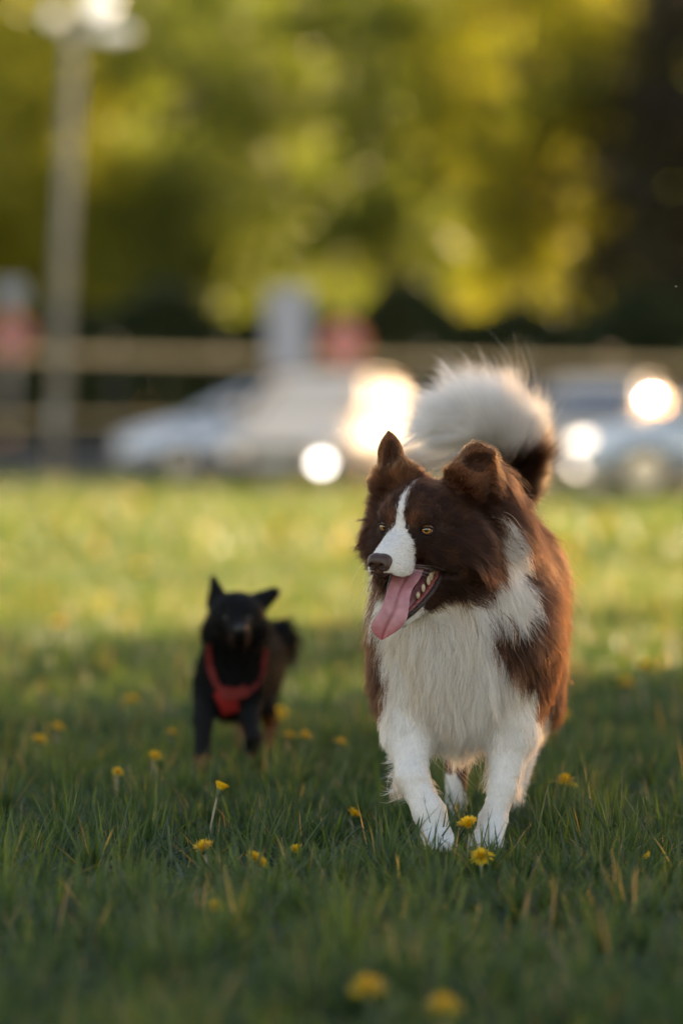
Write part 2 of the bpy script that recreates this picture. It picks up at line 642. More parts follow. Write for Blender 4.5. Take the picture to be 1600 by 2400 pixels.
# -------- grass: every blade is geometry, thinner and denser near the camera
def blades(n, y0, y1, half, lmin, lmax, wmin, wmax, g, spread=0.35, weight=1.0, x_range=None, tuss=0.0):
    u = g.random(n)
    Y = y0 + (y1 - y0) * u
    if x_range is None:
        hw = 0.0889 * Y + half
        keep = g.random(n) < hw / hw.max()
        Y, hw = Y[keep], hw[keep]
        X = (g.random(len(Y)) * 2 - 1) * hw
    else:
        X = x_range[0] + (x_range[1] - x_range[0]) * g.random(n)
    keep = Y < field_edge(X) + 0.1
    X, Y = X[keep], Y[keep]
    n = len(X)
    # tussocks: blades spring from shared crowns and splay outwards
    tl_, tt_, tang_ = np.ones(n), np.zeros(n), None
    if tuss > 0:
        area = (Y.max() - Y.min()) * (X.max() - X.min())
        nt = int(area * tuss)
        cx0 = X.min() + (X.max() - X.min()) * g.random(nt)
        cy0 = Y.min() + (Y.max() - Y.min()) * g.random(nt)
        kd_ = KDTree(nt)
        for i_ in range(nt):
            kd_.insert((cx0[i_], cy0[i_], 0), i_)
        kd_.balance()
        idx = np.array([kd_.find((a, b, 0))[1] for a, b in zip(X, Y)])
        tight = 0.45 + 0.5 * g.random(nt)
        inn = g.random(n) < 0.72
        f_ = np.where(inn, 1 - tight[idx], 1.0)
        ox, oy = X - cx0[idx], Y - cy0[idx]
        X, Y = cx0[idx] + ox * f_, cy0[idx] + oy * f_
        tang_ = np.arctan2(oy, ox) + g.normal(0, 0.5, n)
        tl_ = np.where(inn, (0.55 + 0.95 * g.random(nt) ** 1.4)[idx], 0.6)
        tt_ = np.where(inn, (g.random(nt) - 0.5)[idx], 0)
    sc = 1.0 / (0.35 + 0.02 * Y)
    tuft = 0.5 + 0.5 * np.sin(X * 7.1 * sc + 2.0 * np.sin(Y * 5.3 * sc)) * np.sin(Y * 6.3 * sc + 1.7 * np.sin(X * 4.1 * sc + 1))
    tuft2 = 0.5 + 0.5 * np.sin(X * 1.9 * sc + 1.3 * np.sin(Y * 1.1 * sc + 2)) * np.sin(Y * 2.3 * sc + 0.6)
    Lb = (lmin + (lmax - lmin) * g.random(n) ** 1.6) * (0.65 + 0.55 * tuft + 0.15 * tuft2)
    Lb = Lb * tl_
    Wb = wmin + (wmax - wmin) * g.random(n)
    th = g.random(n) * 2 * np.pi
    # neighbouring blades lean together, a few lie over
    ph = 3.0 * np.sin(X * 2.3 * sc + Y * 1.1 * sc) + 2.0 * np.sin(Y * 3.1 * sc)
    lean_dir = np.where(g.random(n) < 0.55, ph, th)
    if tang_ is not None:
        lean_dir = np.where(g.random(n) < 0.7, tang_, th)
    lean = np.abs(g.normal(0.0, spread, n)) + 0.12
    lying = g.random(n) < 0.22
    lean = np.where(lying, 1.0 + 0.5 * g.random(n), lean)
    bend = (0.4 + 1.0 * g.random(n)) * 0.8
    face = th + np.pi / 2
    dx, dy = np.cos(lean_dir), np.sin(lean_dir)
    fx, fy = np.cos(face), np.sin(face)
    ts = np.array([0.0, 0.38, 0.74, 1.0])
    ws = np.array([0.85, 1.0, 0.62, 0.06])
    V = np.zeros((n, 8, 3), np.float32)
    hx = np.zeros(n)
    hz = np.zeros(n)
    prev = 0.0
    for k, (tt, wf) in enumerate(zip(ts, ws)):
        if k:
            an = np.minimum(lean * (0.55 + bend * tt), 1.75)
            hx = hx + np.sin(an) * (tt - prev) * Lb
            hz = hz + np.cos(an) * (tt - prev) * Lb
            prev = tt
        cx, cy_, cz = X + dx * hx, Y + dy * hx, np.maximum(hz, 0.002 + 0.004 * k) - 0.012
        for s_, sg in ((0, -1), (1, 1)):
            V[:, 2 * k + s_, 0] = cx + fx * sg * Wb * wf / 2
            V[:, 2 * k + s_, 1] = cy_ + fy * sg * Wb * wf / 2
            V[:, 2 * k + s_, 2] = cz
    base = np.arange(n)[:, None] * 8
    Fq = np.concatenate([base + np.array([[0, 1, 3, 2]]), base + np.array([[2, 3, 5, 4]]), base + np.array([[4, 5, 7, 6]])], 1).reshape(n, 3, 4)
    # colour of each blade: deep green, blue green, fresh green, straw
    c0, c1, c2, c3 = [np.array(c) for c in ((0.013, 0.038, 0.020), (0.037, 0.073, 0.053), (0.053, 0.098, 0.030), (0.20, 0.17, 0.11))]
    m = np.clip(0.5 + 0.35 * g.normal(size=n) + 0.5 * (tuft2 - 0.5) + 0.7 * tt_, 0, 1)[:, None]
    col = c0 + (c1 - c0) * m
    fresh = (g.random(n) < 0.20 + 0.2 * (tuft2 > 0.7) + 0.3 * (tt_ > 0.35))[:, None]
    col = np.where(fresh, c2 * (0.7 + 0.5 * g.random((n, 1))), col)
    dry = (g.random(n) < 0.038)[:, None]
    col = np.where(dry, c3 * (0.6 + 0.6 * g.random((n, 1))), col)
    return V, Fq, np.repeat(col, 3, 0)


g_gr = np.random.default_rng(3)
sets = [blades(240000, 3.3, 9.3, 0.55, 0.030, 0.088, 0.0016, 0.0044, g_gr, 0.62, tuss=130.0),
        blades(115000, 9.1, 22.0, 0.8, 0.035, 0.10, 0.004, 0.008, g_gr, 0.45),
        blades(100000, 21.5, 74.0, 1.6, 0.07, 0.17, 0.013, 0.029, g_gr, 0.3)]
# a scatter of taller single blades where the lens is sharp
sets.append(blades(3200, 4.2, 8.8, 0.4, 0.07, 0.14, 0.0030, 0.0052, g_gr, 0.6))
sets.append(blades(3000, 3.6, 9.0, 0.4, 0.035, 0.075, 0.006, 0.011, g_gr, 0.9))
AV = np.concatenate([s_[0].reshape(-1, 3) for s_ in sets])
off, AF = 0, []
for s_ in sets:
    AF.append(s_[1].reshape(-1, 4) + off)
    off += s_[0].shape[0] * 8
AF = np.concatenate(AF)
AC = np.concatenate([s_[2] for s_ in sets])
t = NT('grass_blade')
at = t.n('ShaderNodeAttribute', attribute_name='tone')
nz = t.n('ShaderNodeTexNoise')
nz.inputs['Scale'].default_value = 0.45
nz.inputs['Detail'].default_value = 4.0
geo = t.n('ShaderNodeNewGeometry')
rp = t.n('ShaderNodeValToRGB')
rp.color_ramp.elements[0].color = (0.78, 0.86, 0.95, 1)
rp.color_ramp.elements[1].color = (1.25, 1.12, 0.9, 1)
rp.color_ramp.elements[0].position, rp.color_ramp.elements[1].position = 0.38, 0.62
mx = t.n('ShaderNodeMixRGB', blend_type='MULTIPLY')
mx.inputs[0].default_value = 1.0
t.l(geo.outputs['Position'], nz.inputs['Vector']).l(nz.outputs['Fac'], rp.inputs['Fac'])
t.l(at.outputs['Color'], mx.inputs[1]).l(rp.outputs[0], mx.inputs[2])
p_ = t.n('ShaderNodeBsdfPrincipled')
p_.inputs['Roughness'].default_value = 0.5
p_.inputs['Specular IOR Level'].default_value = 0.42
tr = t.n('ShaderNodeBsdfTranslucent')
mt = t.n('ShaderNodeMixRGB', blend_type='MULTIPLY')
mt.inputs[0].default_value = 1.0
mt.inputs[2].default_value = (4.7, 3.4, 0.98, 1)
ms_ = t.n('ShaderNodeMixShader')
ms_.inputs[0].default_value = 0.40
t.l(mx.outputs[0], p_.inputs['Base Color']).l(mx.outputs[0], mt.inputs[1]).l(mt.outputs[0], tr.inputs['Color'])
t.l(p_.outputs[0], ms_.inputs[1]).l(tr.outputs[0], ms_.inputs[2])
grass_m = t.surf(ms_.outputs[0])
mesh_from('grass', AV, AF, grass_m, None, False, {'tone': ('FACE', AC)}, kind='stuff',
          label='uneven meadow grass of thin green blades with dry straw among them')

# -------- trees
bark_m = simple_mat('bark', (0.085, 0.062, 0.045), rough=0.95, noise=0.4, scale=14, bump=0.8)


def leaf_material(name, c_lo, c_hi, transl, tmul):
    t = NT(name)
    at = t.n('ShaderNodeAttribute', attribute_name='tone')
    r = t.n('ShaderNodeValToRGB')
    r.color_ramp.elements[0].color = tuple(c_lo) + (1,)
    r.color_ramp.elements[1].color = tuple(c_hi) + (1,)
    p = t.n('ShaderNodeBsdfPrincipled')
    p.inputs['Roughness'].default_value = 0.5
    p.inputs['Specular IOR Level'].default_value = 0.3
    tr = t.n('ShaderNodeBsdfTranslucent')
    m = t.n('ShaderNodeMixRGB', blend_type='MULTIPLY')
    m.inputs[0].default_value = 1.0
    m.inputs[2].default_value = tuple(tmul) + (1,)
    x = t.n('ShaderNodeMixShader')
    x.inputs[0].default_value = transl
    t.l(at.outputs['Fac'], r.inputs['Fac']).l(r.outputs[0], p.inputs['Base Color']).l(r.outputs[0], m.inputs[1])
    t.l(m.outputs[0], tr.inputs['Color']).l(p.outputs[0], x.inputs[1]).l(tr.outputs[0], x.inputs[2])
    return t.surf(x.outputs[0])


leaf_spring = leaf_material('leaves_spring', (0.150, 0.155, 0.030), (0.300, 0.260, 0.040), 0.55, (2.1, 2.35, 0.9))
leaf_deep = leaf_material('leaves_deep', (0.070, 0.092, 0.030), (0.165, 0.175, 0.045), 0.52, (2.1, 2.3, 1.0))
leaf_dark = leaf_material('leaves_evergreen', (0.012, 0.020, 0.010), (0.030, 0.040, 0.016), 0.15, (1.5, 1.3, 0.6))
leaf_hedge = leaf_material('leaves_hedge', (0.026, 0.038, 0.016), (0.060, 0.076, 0.028), 0.25, (1.8, 1.7, 0.8))
leaf_copper = leaf_material('leaves_copper', (0.014, 0.016, 0.009), (0.055, 0.042, 0.016), 0.15, (1.6, 1.3, 0.5))


def leaf_cloud(cen, radii, n_bough, n_leaf, size, g, bough_r=0.55, shell=0.45, keep=None):
    """Leaf-sized quads gathered into boughs through the crown's volume."""
    d = unit(g.normal(size=(n_bough, 3)))
    rr = (shell + (1 - shell) * g.random(n_bough)) ** 0.6
    wobble = 1 + 0.18 * np.sin(d[:, 0] * 5 + 3 * d[:, 2]) + 0.15 * np.sin(d[:, 1] * 7 + 2)
    B = np.asarray(cen) + d * rr[:, None] * wobble[:, None] * np.asarray(radii)
    bi = g.integers(0, n_bough, n_leaf)
    br = bough_r * (0.6 + 0.8 * g.random(n_bough))
    off = g.normal(size=(n_leaf, 3)) * br[bi][:, None] * np.array([0.6, 0.6, 0.38])
    Pn = B[bi] + off
    if keep is not None:
        k = keep(Pn, g)
        Pn, bi = Pn[k], bi[k]
    n = len(Pn)
    a = unit(g.normal(size=(n, 3)))
    b = unit(np.cross(a, g.normal(size=(n, 3))))
    s1 = (size * (0.6 + 0.8 * g.random(n)))[:, None]
    V = np.stack([Pn - a * s1 * 0.5, Pn + b * s1 * 0.32 + a * s1 * 0.05, Pn + a * s1 * 0.5, Pn - b * s1 * 0.32 + a * s1 * 0.05], 1)
    tone = np.clip(g.random(n_bough)[bi[:n]] * 0.7 + 0.3 * g.random(n), 0, 1)
    return V.reshape(-1, 3), np.arange(n * 4).reshape(n, 4), tone


def tree_thing(name, x, Y, h, cen_z, radii, n_leaf, size, mat, label, seed, category='tree', group=None, n_bough=110, bough_r=0.6,
               trunk_r=0.22, keep=None, shell=0.4):
    g = np.random.default_rng(seed)
    o = empty(name, (x, Y, 0), label, category, group)
    m = MB()
    pts = [(0, 0, -0.15)]
    rad = [trunk_r * 1.35]
    for i in range(1, 7):
        pts.append((0.12 * math.sin(i * 1.3 + seed), 0.12 * math.cos(i * 1.7 + seed), (cen_z + radii[2] * 0.4) * i / 6))
        rad.append(trunk_r * (1.05 - 0.14 * i))
    m.tube(pts, rad, 10)
    for i in range(9):
        z0 = cen_z * (0.45 + 0.5 * g.random())
        an = g.random() * 6.28
        q = Vector((math.cos(an) * radii[0] * 0.65, math.sin(an) * radii[1] * 0.65, z0 + radii[2] * (0.15 + 0.6 * g.random())))
        p0 = Vector((0, 0, z0))
        mid = p0.lerp(q, 0.5) + Vector((0, 0, 0.25))
        m.tube([p0, mid, q], [trunk_r * 0.42, trunk_r * 0.25, trunk_r * 0.08], 6)
    m.build('trunk', bark_m, o, True)

    def kp(P, gg):
        return keep(P + np.array([x, Y, 0]), gg)
    V, F_, tone = leaf_cloud((0, 0, cen_z), radii, n_bough, n_leaf, size, g, bough_r, shell, kp if keep else None)
    mesh_from('crown', V, F_, mat, o, False, {'tone': ('FACE', tone)})
    return o


FT = 'trees in a row beyond the fence'
far = [
    ('spring_tree', -8.6, 90, 12.5, 8.3, (3.4, 2.6, 5.2), leaf_spring, 'broad yellow-green tree behind the street lamp', 1),
    ('spring_tree', -3.4, 92, 12.5, 7.9, (3.3, 2.6, 5.2), leaf_deep, 'deeper green tree behind the nose of the silver car', 2),
    ('spring_tree', 1.0, 89, 13.0, 8.3, (3.0, 2.6, 5.4), leaf_deep, 'mid green tree above the round red sign', 3),
    ('spring_tree', 4.2, 86, 13.5, 8.7, (2.3, 2.4, 5.0), leaf_spring, 'brightest yellow-green tree above the white tail', 4),
    ('copper_tree', 7.75, 84, 13.0, 6.4, (2.7, 2.4, 6.4), leaf_copper, 'dark copper-brown tree beside the bright yellow-green one', 5),
    ('spring_tree', 12.5, 92, 12.0, 7.9, (3.2, 2.6, 5.0), leaf_deep, 'green tree past the copper-brown tree', 6),
    ('spring_tree', -13.5, 94, 12.0, 7.9, (3.4, 2.6, 5.0), leaf_deep, 'green tree at the far end of the row', 8),
]
for nm, x, Y, h, cz, rad_, mt_, lb, sd_ in far:
    tree_thing(nm, x, Y, h, cz, rad_, 14000, 0.23, mt_, lb, sd_, group=FT, n_bough=200, bough_r=0.75)
for i, (x, lb) in enumerate(((-11, 'tall dark tree standing behind the street lamp tree'), (-5.5, 'tall dark tree filling the gap behind the silver car'),
                             (0.0, 'tall dark tree behind the mid green tree'), (5.5, 'tall dark tree behind the brightest yellow-green tree'),
                             (11.0, 'tall dark tree behind the copper-brown tree'))):
    tree_thing('dark_tree', x * 1.28, 132 + (i % 2) * 3, 20, 9.5, (5.8, 2.8, 9.4), 26000, 0.80, leaf_deep if i != 4 else leaf_dark, lb, 20 + i,
               group='taller trees in the second row', n_bough=220, bough_r=1.1, shell=0.15)


def hedge_thing(name, x0, x1, Y, depth, h, n, mat, label, seed):
    g = np.random.default_rng(seed)
    o = empty(name, ((x0 + x1) / 2, Y, 0), label, 'hedge')
    P = np.stack([(g.random(n) - 0.5) * (x1 - x0), (g.random(n) - 0.5) * depth, h * g.random(n) ** 0.8], 1)
    top = h * (0.86 + 0.14 * np.sin(P[:, 0] * 1.9) * np.sin(P[:, 0] * 0.7 + 1))
    P[:, 2] = np.minimum(P[:, 2], top - 0.1 * g.random(n))
    a = unit(g.normal(size=(n, 3)))
    b = unit(np.cross(a, g.normal(size=(n, 3))))
    s1 = (0.26 * (0.6 + 0.8 * g.random(n)))[:, None]
    V = np.stack([P - a * s1 * 0.5, P + b * s1 * 0.35, P + a * s1 * 0.5, P - b * s1 * 0.35], 1)
    mesh_from('foliage', V.reshape(-1, 3), np.arange(n * 4).reshape(n, 4), mat, o, False, {'tone': ('FACE', g.random(n))}, kind='stuff')
    m = MB()
    k = int((x1 - x0) / 0.8)
    for i in range(k):
        xx = -(x1 - x0) / 2 + 0.4 + i * 0.8
        m.tube([(xx, 0, -0.1), (xx + 0.1 * math.sin(i), 0.1, h * 0.5), (xx + 0.2 * math.sin(i * 2.0), 0, h * 0.85)], [0.05, 0.035, 0.01], 5)
    m.build('stem', bark_m, o, kind='stuff')
    return o


hedge_thing('hedge', -16, 17, 80, 2.2, 3.9, 52000, leaf_hedge, 'dark evergreen hedge running behind the timber rail fence', 31)
# ------------------------------------------------------------------ the brown and white collie
def wob(P, s, ph=0.0):
    """Cheap smooth noise in -1..1."""
    x, y, z = P[..., 0] * s, P[..., 1] * s, P[..., 2] * s
    return (np.sin(x * 1.7 + 2.1 * np.sin(y * 1.3 + ph) + ph) + np.sin(y * 2.3 + 1.7 * np.sin(z * 1.1) + 2 * ph)
            + np.sin(z * 1.9 + 1.9 * np.sin(x * 1.5 + ph) + 3 * ph)) / 3.0


g_dog = np.random.default_rng(11)
HO = W(948, 1240, 6.40)                      # midpoint between the eyes
yaw, tip, rol = math.radians(29), math.radians(8), math.radians(3)
hr = np.array([math.cos(yaw), -math.sin(yaw), 0.0])
hf0 = np.array([-math.sin(yaw), -math.cos(yaw), 0.0])
hf = hf0 * math.cos(tip) - np.array([0, 0, math.sin(tip)])
hu = np.array([0, 0, math.cos(tip)]) + hf0 * math.sin(tip)
hr, hu = hr * math.cos(rol) - hu * math.sin(rol), hu * math.cos(rol) + hr * math.sin(rol)
HM = np.stack([hr, hf, hu])                  # rows: side, forward, up of the head


def H(r, f, u):
    return HO + np.array([r, f, u]) @ HM


def to_head(P):
    return (P - HO) @ HM.T


def low_line(f):
    return -0.080 - 0.775 * (f + 0.045)


def mouth_sd(q):
    r, f, u = q[..., 0], q[..., 1], q[..., 2]
    roof = -0.073 + 0.012 * smooth01(0.03 - np.abs(r), 0, 0.015) + 0.10 * np.clip(-0.02 - f, 0, 1) * 0.2
    return np.maximum(np.maximum(u - roof, (low_line(f) - u) * 0.79), np.maximum(-0.047 - f, np.abs(r) - 0.075))


HEAD = dict(label='head', L=0.016, flow=-hf, lift=0.24)
pr = []


def E(c, radii, head=False, **k):
    pr.append(Prim('ell', c, radii=radii, axes=HM if head else None, **k))


def C(a, b, ra, rb, **k):
    pr.append(Prim('cap', a, b, ra, rb, **k))


# trunk
TR = dict(label='trunk', L=0.034, flow=(0.0, 0.55, -0.75), lift=0.28)
E([0.232, 6.86, 0.384], (0.150, 0.25, 0.143), k=0.045, **TR)
E([0.268, 7.08, 0.385], (0.122, 0.16, 0.135), k=0.06, **TR)
E(W(1205, 1500, 6.62), (0.075, 0.13, 0.13), k=0.05, **TR)
E(W(960, 1520, 6.62), (0.065, 0.12, 0.13), k=0.05, **TR)
# chest and neck
CH = dict(label='chest', L=0.062, flow=(0, -0.12, -1), lift=0.16)
E(W(1068, 1540, 6.58), (0.112, 0.125, 0.142), k=0.035, **CH)
E(W(1066, 1590, 6.60), (0.088, 0.11, 0.066), k=0.03, label='chest', L=0.040, flow=(0, -0.05, -1), lift=0.16)
RF = dict(label='ruff', L=0.052, flow=(0, 0.35, -0.9), lift=0.42)
C(W(1036, 1270, 6.53), W(1052, 1420, 6.56), 0.086, 0.112, k=0.045, **RF)
C(W(1060, 1330, 6.60), W(1140, 1350, 6.78), 0.105, 0.12, k=0.05, **RF)
C(W(1140, 1290, 6.62), W(1185, 1400, 6.64), 0.04, 0.07, k=0.04, **RF)
# skull and muzzle
E(H(0, -0.052, 0.012), (0.061, 0.068, 0.058), head=True, k=0.02, **HEAD)
E(H(0, -0.095, -0.01), (0.068, 0.060, 0.070), head=True, k=0.03, label='cheek', L=0.03, flow=-hf, lift=0.35)
for s in (-1, 1):
    E(H(s * 0.030, -0.014, 0.020), (0.022, 0.020, 0.016), head=True, k=0.012, **HEAD)
    E(H(s * 0.045, -0.050, -0.036), (0.034, 0.046, 0.044), head=True, k=0.02, label='cheek', L=0.026, flow=-hf, lift=0.28)
    E(H(s * 0.062, -0.085, -0.055), (0.044, 0.050, 0.060), head=True, k=0.03, label='cheek', L=0.044, flow=-hf, lift=0.36)
    E(H(s * 0.017, 0.050, -0.058), (0.0165, 0.034, 0.019), head=True, k=0.010, label='muzzle', L=0.006, flow=-hf, lift=0.2)
    E(H(s * 0.0385, -0.010, -0.001), (0.0145, 0.0135, 0.0130), head=True, k=0.010, **HEAD)
    C(H(s * 0.028, -0.055, -0.108), H(s * 0.005, 0.018, -0.152), 0.020, 0.010, k=0.014, label='jaw', L=0.009,
      flow=-hf - hu * 0.6, lift=0.2)
C(H(0, -0.015, -0.020), H(0, 0.074, -0.042), 0.036, 0.0215, k=0.018, label='muzzle', L=0.006, flow=-hf, lift=0.2)
E(H(0, 0.082, -0.060), (0.017, 0.013, 0.014), head=True, k=0.008, label='muzzle', L=0.005, flow=-hf, lift=0.2)
C(H(0, -0.060, -0.112), W(1040, 1450, 6.55), 0.036, 0.08, k=0.03, label='throat', L=0.045, flow=(0, 0, -1), lift=0.2)
# ears
EA1 = np.stack([unit([0.9, -0.43, 0]), unit([-0.43, -0.9, 0]), [0, 0, 1.0]])
C(W(927, 1104, 6.475), W(910, 1010, 6.485), 0.0295, 0.0030, axes=EA1, squash=(1, 0.55, 1), k=0.010, label='ear', L=0.007,
  flow=(-0.05, 0, 1), lift=0.2)
E(W(914, 1062, 6.485), (0.0205, 0.0100, 0.0300), k=0.012, label='ear', L=0.007, flow=(-0.03, 0, 1), lift=0.2)
C(W(912, 1124, 6.485), W(945, 1124, 6.485), 0.024, 0.022, k=0.015, label='crown', L=0.018, flow=(-0.25, 0.2, 1), lift=0.6)
C(W(908, 1150, 6.49), W(903, 1265, 6.49), 0.020, 0.028, k=0.025, label='ruff', L=0.026, flow=(-0.6, 0.2, -0.7), lift=0.45)
C(W(1135, 1150, 6.52), W(1168, 1250, 6.55), 0.036, 0.048, k=0.03, label='ruff', L=0.045, flow=(0.7, 0.3, -0.5), lift=0.45)
C(W(938, 1125, 6.47), W(972, 1128, 6.47), 0.022, 0.016, k=0.02, label='crown', L=0.024, flow=(-0.1, 0.3, 1), lift=0.6)
C(W(1090, 1128, 6.455), W(1112, 1075, 6.465), 0.040, 0.026, axes=HM, squash=(1, 0.5, 1), k=0.015, label='ear', L=0.011,
  flow=(0.55, 0.2, 0.75), lift=0.3)
C(W(1118, 1066, 6.455), W(1150, 1064, 6.44), 0.016, 0.009, axes=HM, squash=(1, 0.7, 1), k=0.012, label='ear', L=0.012,
  flow=(0.8, 0, -0.4), lift=0.25)
C(W(1150, 1068, 6.45), W(1150, 1130, 6.47), 0.0075, 0.013, k=0.012, label='ear', L=0.024, flow=(0.5, 0.2, -0.8), lift=0.5)
# fore legs
LG = dict(label='leg', L=0.0075, flow=(0, 0.1, -1), lift=0.15)
C(W(962, 1590, 6.56), W(958, 1705, 6.52), 0.056, 0.044, k=0.04, label='shoulder', L=0.03, flow=(0, 0, -1), lift=0.2)
C(W(958, 1705, 6.52), W(966, 1828, 6.44), 0.037, 0.0245, k=0.02, **LG)
C(W(966, 1828, 6.44), W(1006, 1905, 6.41), 0.0262, 0.0235, k=0.012, **LG)
C(W(1006, 1905, 6.41), W(1024, 1965, 6.395), 0.0265, 0.025, k=0.012, **LG)
for i, dx in enumerate((-26, -9, 9, 25)):
    C(W(1024 + dx * 0.7, 1950, 6.385), W(1030 + dx, 1985, 6.352 + 0.006 * (i in (0, 3))), 0.0125, 0.0105, k=0.005, **LG)
C(W(1185, 1600, 6.58), W(1196, 1712, 6.54), 0.058, 0.046, k=0.04, label='shoulder', L=0.03, flow=(0, 0, -1), lift=0.2)
C(W(1198, 1712, 6.54), W(1178, 1845, 6.50), 0.039, 0.0230, k=0.02, **LG)
C(W(1178, 1845, 6.50), W(1154, 1925, 6.48), 0.0228, 0.0205, k=0.012, **LG)
C(W(1154, 1925, 6.48), W(1146, 1962, 6.46), 0.023, 0.024, k=0.012, **LG)
for dx in (-24, -8, 8, 24):
    C(W(1142 + dx * 0.7, 1955, 6.455), W(1140 + dx, 1984, 6.425), 0.0118, 0.010, k=0.005, **LG)
# hind legs: thigh, shank with the hock behind, upright metatarsus, paw
TH = dict(label='thigh', L=0.032, flow=(0, 0.5, -0.8), lift=0.25)
C([0.215, 7.03, 0.35], [0.222, 6.97, 0.238], 0.072, 0.040, k=0.03, **TH)
C([0.222, 6.97, 0.238], [0.212, 7.06, 0.135], 0.038, 0.023, k=0.02, **LG)
C([0.212, 7.06, 0.135], [0.208, 6.99, 0.035], 0.0225, 0.0175, k=0.01, **LG)
C([0.208, 6.985, 0.022], [0.206, 6.94, 0.017], 0.021, 0.018, k=0.012, **LG)
C([0.335, 7.10, 0.34], [0.356, 7.02, 0.205], 0.080, 0.048, k=0.05, **TH)
C([0.356, 7.02, 0.215], [0.348, 7.16, 0.125], 0.038, 0.024, k=0.02, **LG)
C([0.348, 7.16, 0.125], [0.318, 7.11, 0.030], 0.0225, 0.0185, k=0.01, **LG)
C([0.318, 7.105, 0.020], [0.312, 7.06, 0.017], 0.021, 0.018, k=0.012, **LG)
# tail carried high
tail_px = [(1150, 1330, 7.18), (1192, 1240, 7.24), (1212, 1150, 7.25), (1208, 1080, 7.22), (1186, 1040, 7.20), (1150, 1020, 7.18), (1112, 1012, 7.16), (1080, 1004, 7.15)]
tr_ = [0.045, 0.030, 0.024, 0.021, 0.018, 0.016, 0.013, 0.009]
tl_ = [0.035, 0.055, 0.090, 0.132, 0.160, 0.142, 0.100]
for i in range(7):
    C(W(*tail_px[i]), W(*tail_px[i + 1]), tr_[i], tr_[i + 1], k=0.02, label='tail', L=tl_[i], flow=(0, 0, 1), lift=0.35)
# cuts: ear cups, eye openings
EARCUT = [(W(913, 1066, 6.466), np.array([0.0125, 0.0110, 0.0290])), (W(1124, 1082, 6.434), np.array([0.026, 0.016, 0.0145]))]
E(EARCUT[0][0], EARCUT[0][1], k=0.005, cut=True)
E(EARCUT[1][0], EARCUT[1][1], head=True, k=0.006, cut=True)
EYE = {}
for s in (-1, 1):
    axis = unit(np.array([s * 0.42, 0.90, 0.05]) @ HM)
    c = H(s * 0.0385, -0.0085, 0.0)
    EYE[s] = (c, axis)
    E(c + axis * 0.0088, (0.0124, 0.0112, 0.0080), head=True, k=0.0025, cut=True)


def carve_mouth(Fw, gpts):
    return -smin(-Fw, mouth_sd(to_head(gpts)), 0.004)


mouth_lo, mouth_hi = HO - 0.2, HO + 0.12
CELL = 0.0036
Fd, lod = solid_grid(pr, CELL, extra=(carve_mouth, (mouth_lo, mouth_hi)))
Vd, Qd = surface_nets(Fd, lod, CELL)
Vd = relax(Vd, Qd, 2, 0.45)

WHITE = np.array([0.87, 0.83, 0.80])
CREAM = np.array([0.76, 0.62, 0.44])
BROWN = np.array([0.036, 0.0135, 0.0075])
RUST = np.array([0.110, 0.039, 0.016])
GLOW = np.array([0.30, 0.115, 0.038])  # orange backlight painted into the fur of ears and crown
INK = np.array([0.018, 0.009, 0.007])
MOUTH = np.array([0.16, 0.032, 0.030])

CHEST_POLY = [(905, 1368), (932, 1360), (960, 1390), (1004, 1410), (1034, 1384), (1066, 1366), (1090, 1374), (1114, 1400), (1134, 1428),
              (1146, 1434), (1164, 1402), (1180, 1350), (1188, 1285), (1172, 1216), (1198, 1218), (1222, 1300), (1250, 1380),
              (1264, 1440), (1252, 1482), (1205, 1478), (1165, 1462), (1146, 1470), (1158, 1525), (1190, 1580), (1232, 1632),
              (1246, 1690), (1300, 1700), (1300, 2100), (850, 2100), (868, 1745), (902, 1650), (892, 1515), (878, 1458), (880, 1410)]
EDGE_POLY = [(815, 1335), (846, 1345), (858, 1395), (870, 1445), (850, 1455), (820, 1420)]


def in_cup(P, s=1.22):
    a = (((P - EARCUT[0][0]) / (EARCUT[0][1] * s)) ** 2).sum(1) < 1
    b = ((((P - EARCUT[1][0]) @ HM.T) / (EARCUT[1][1] * s)) ** 2).sum(1) < 1
    return a | b


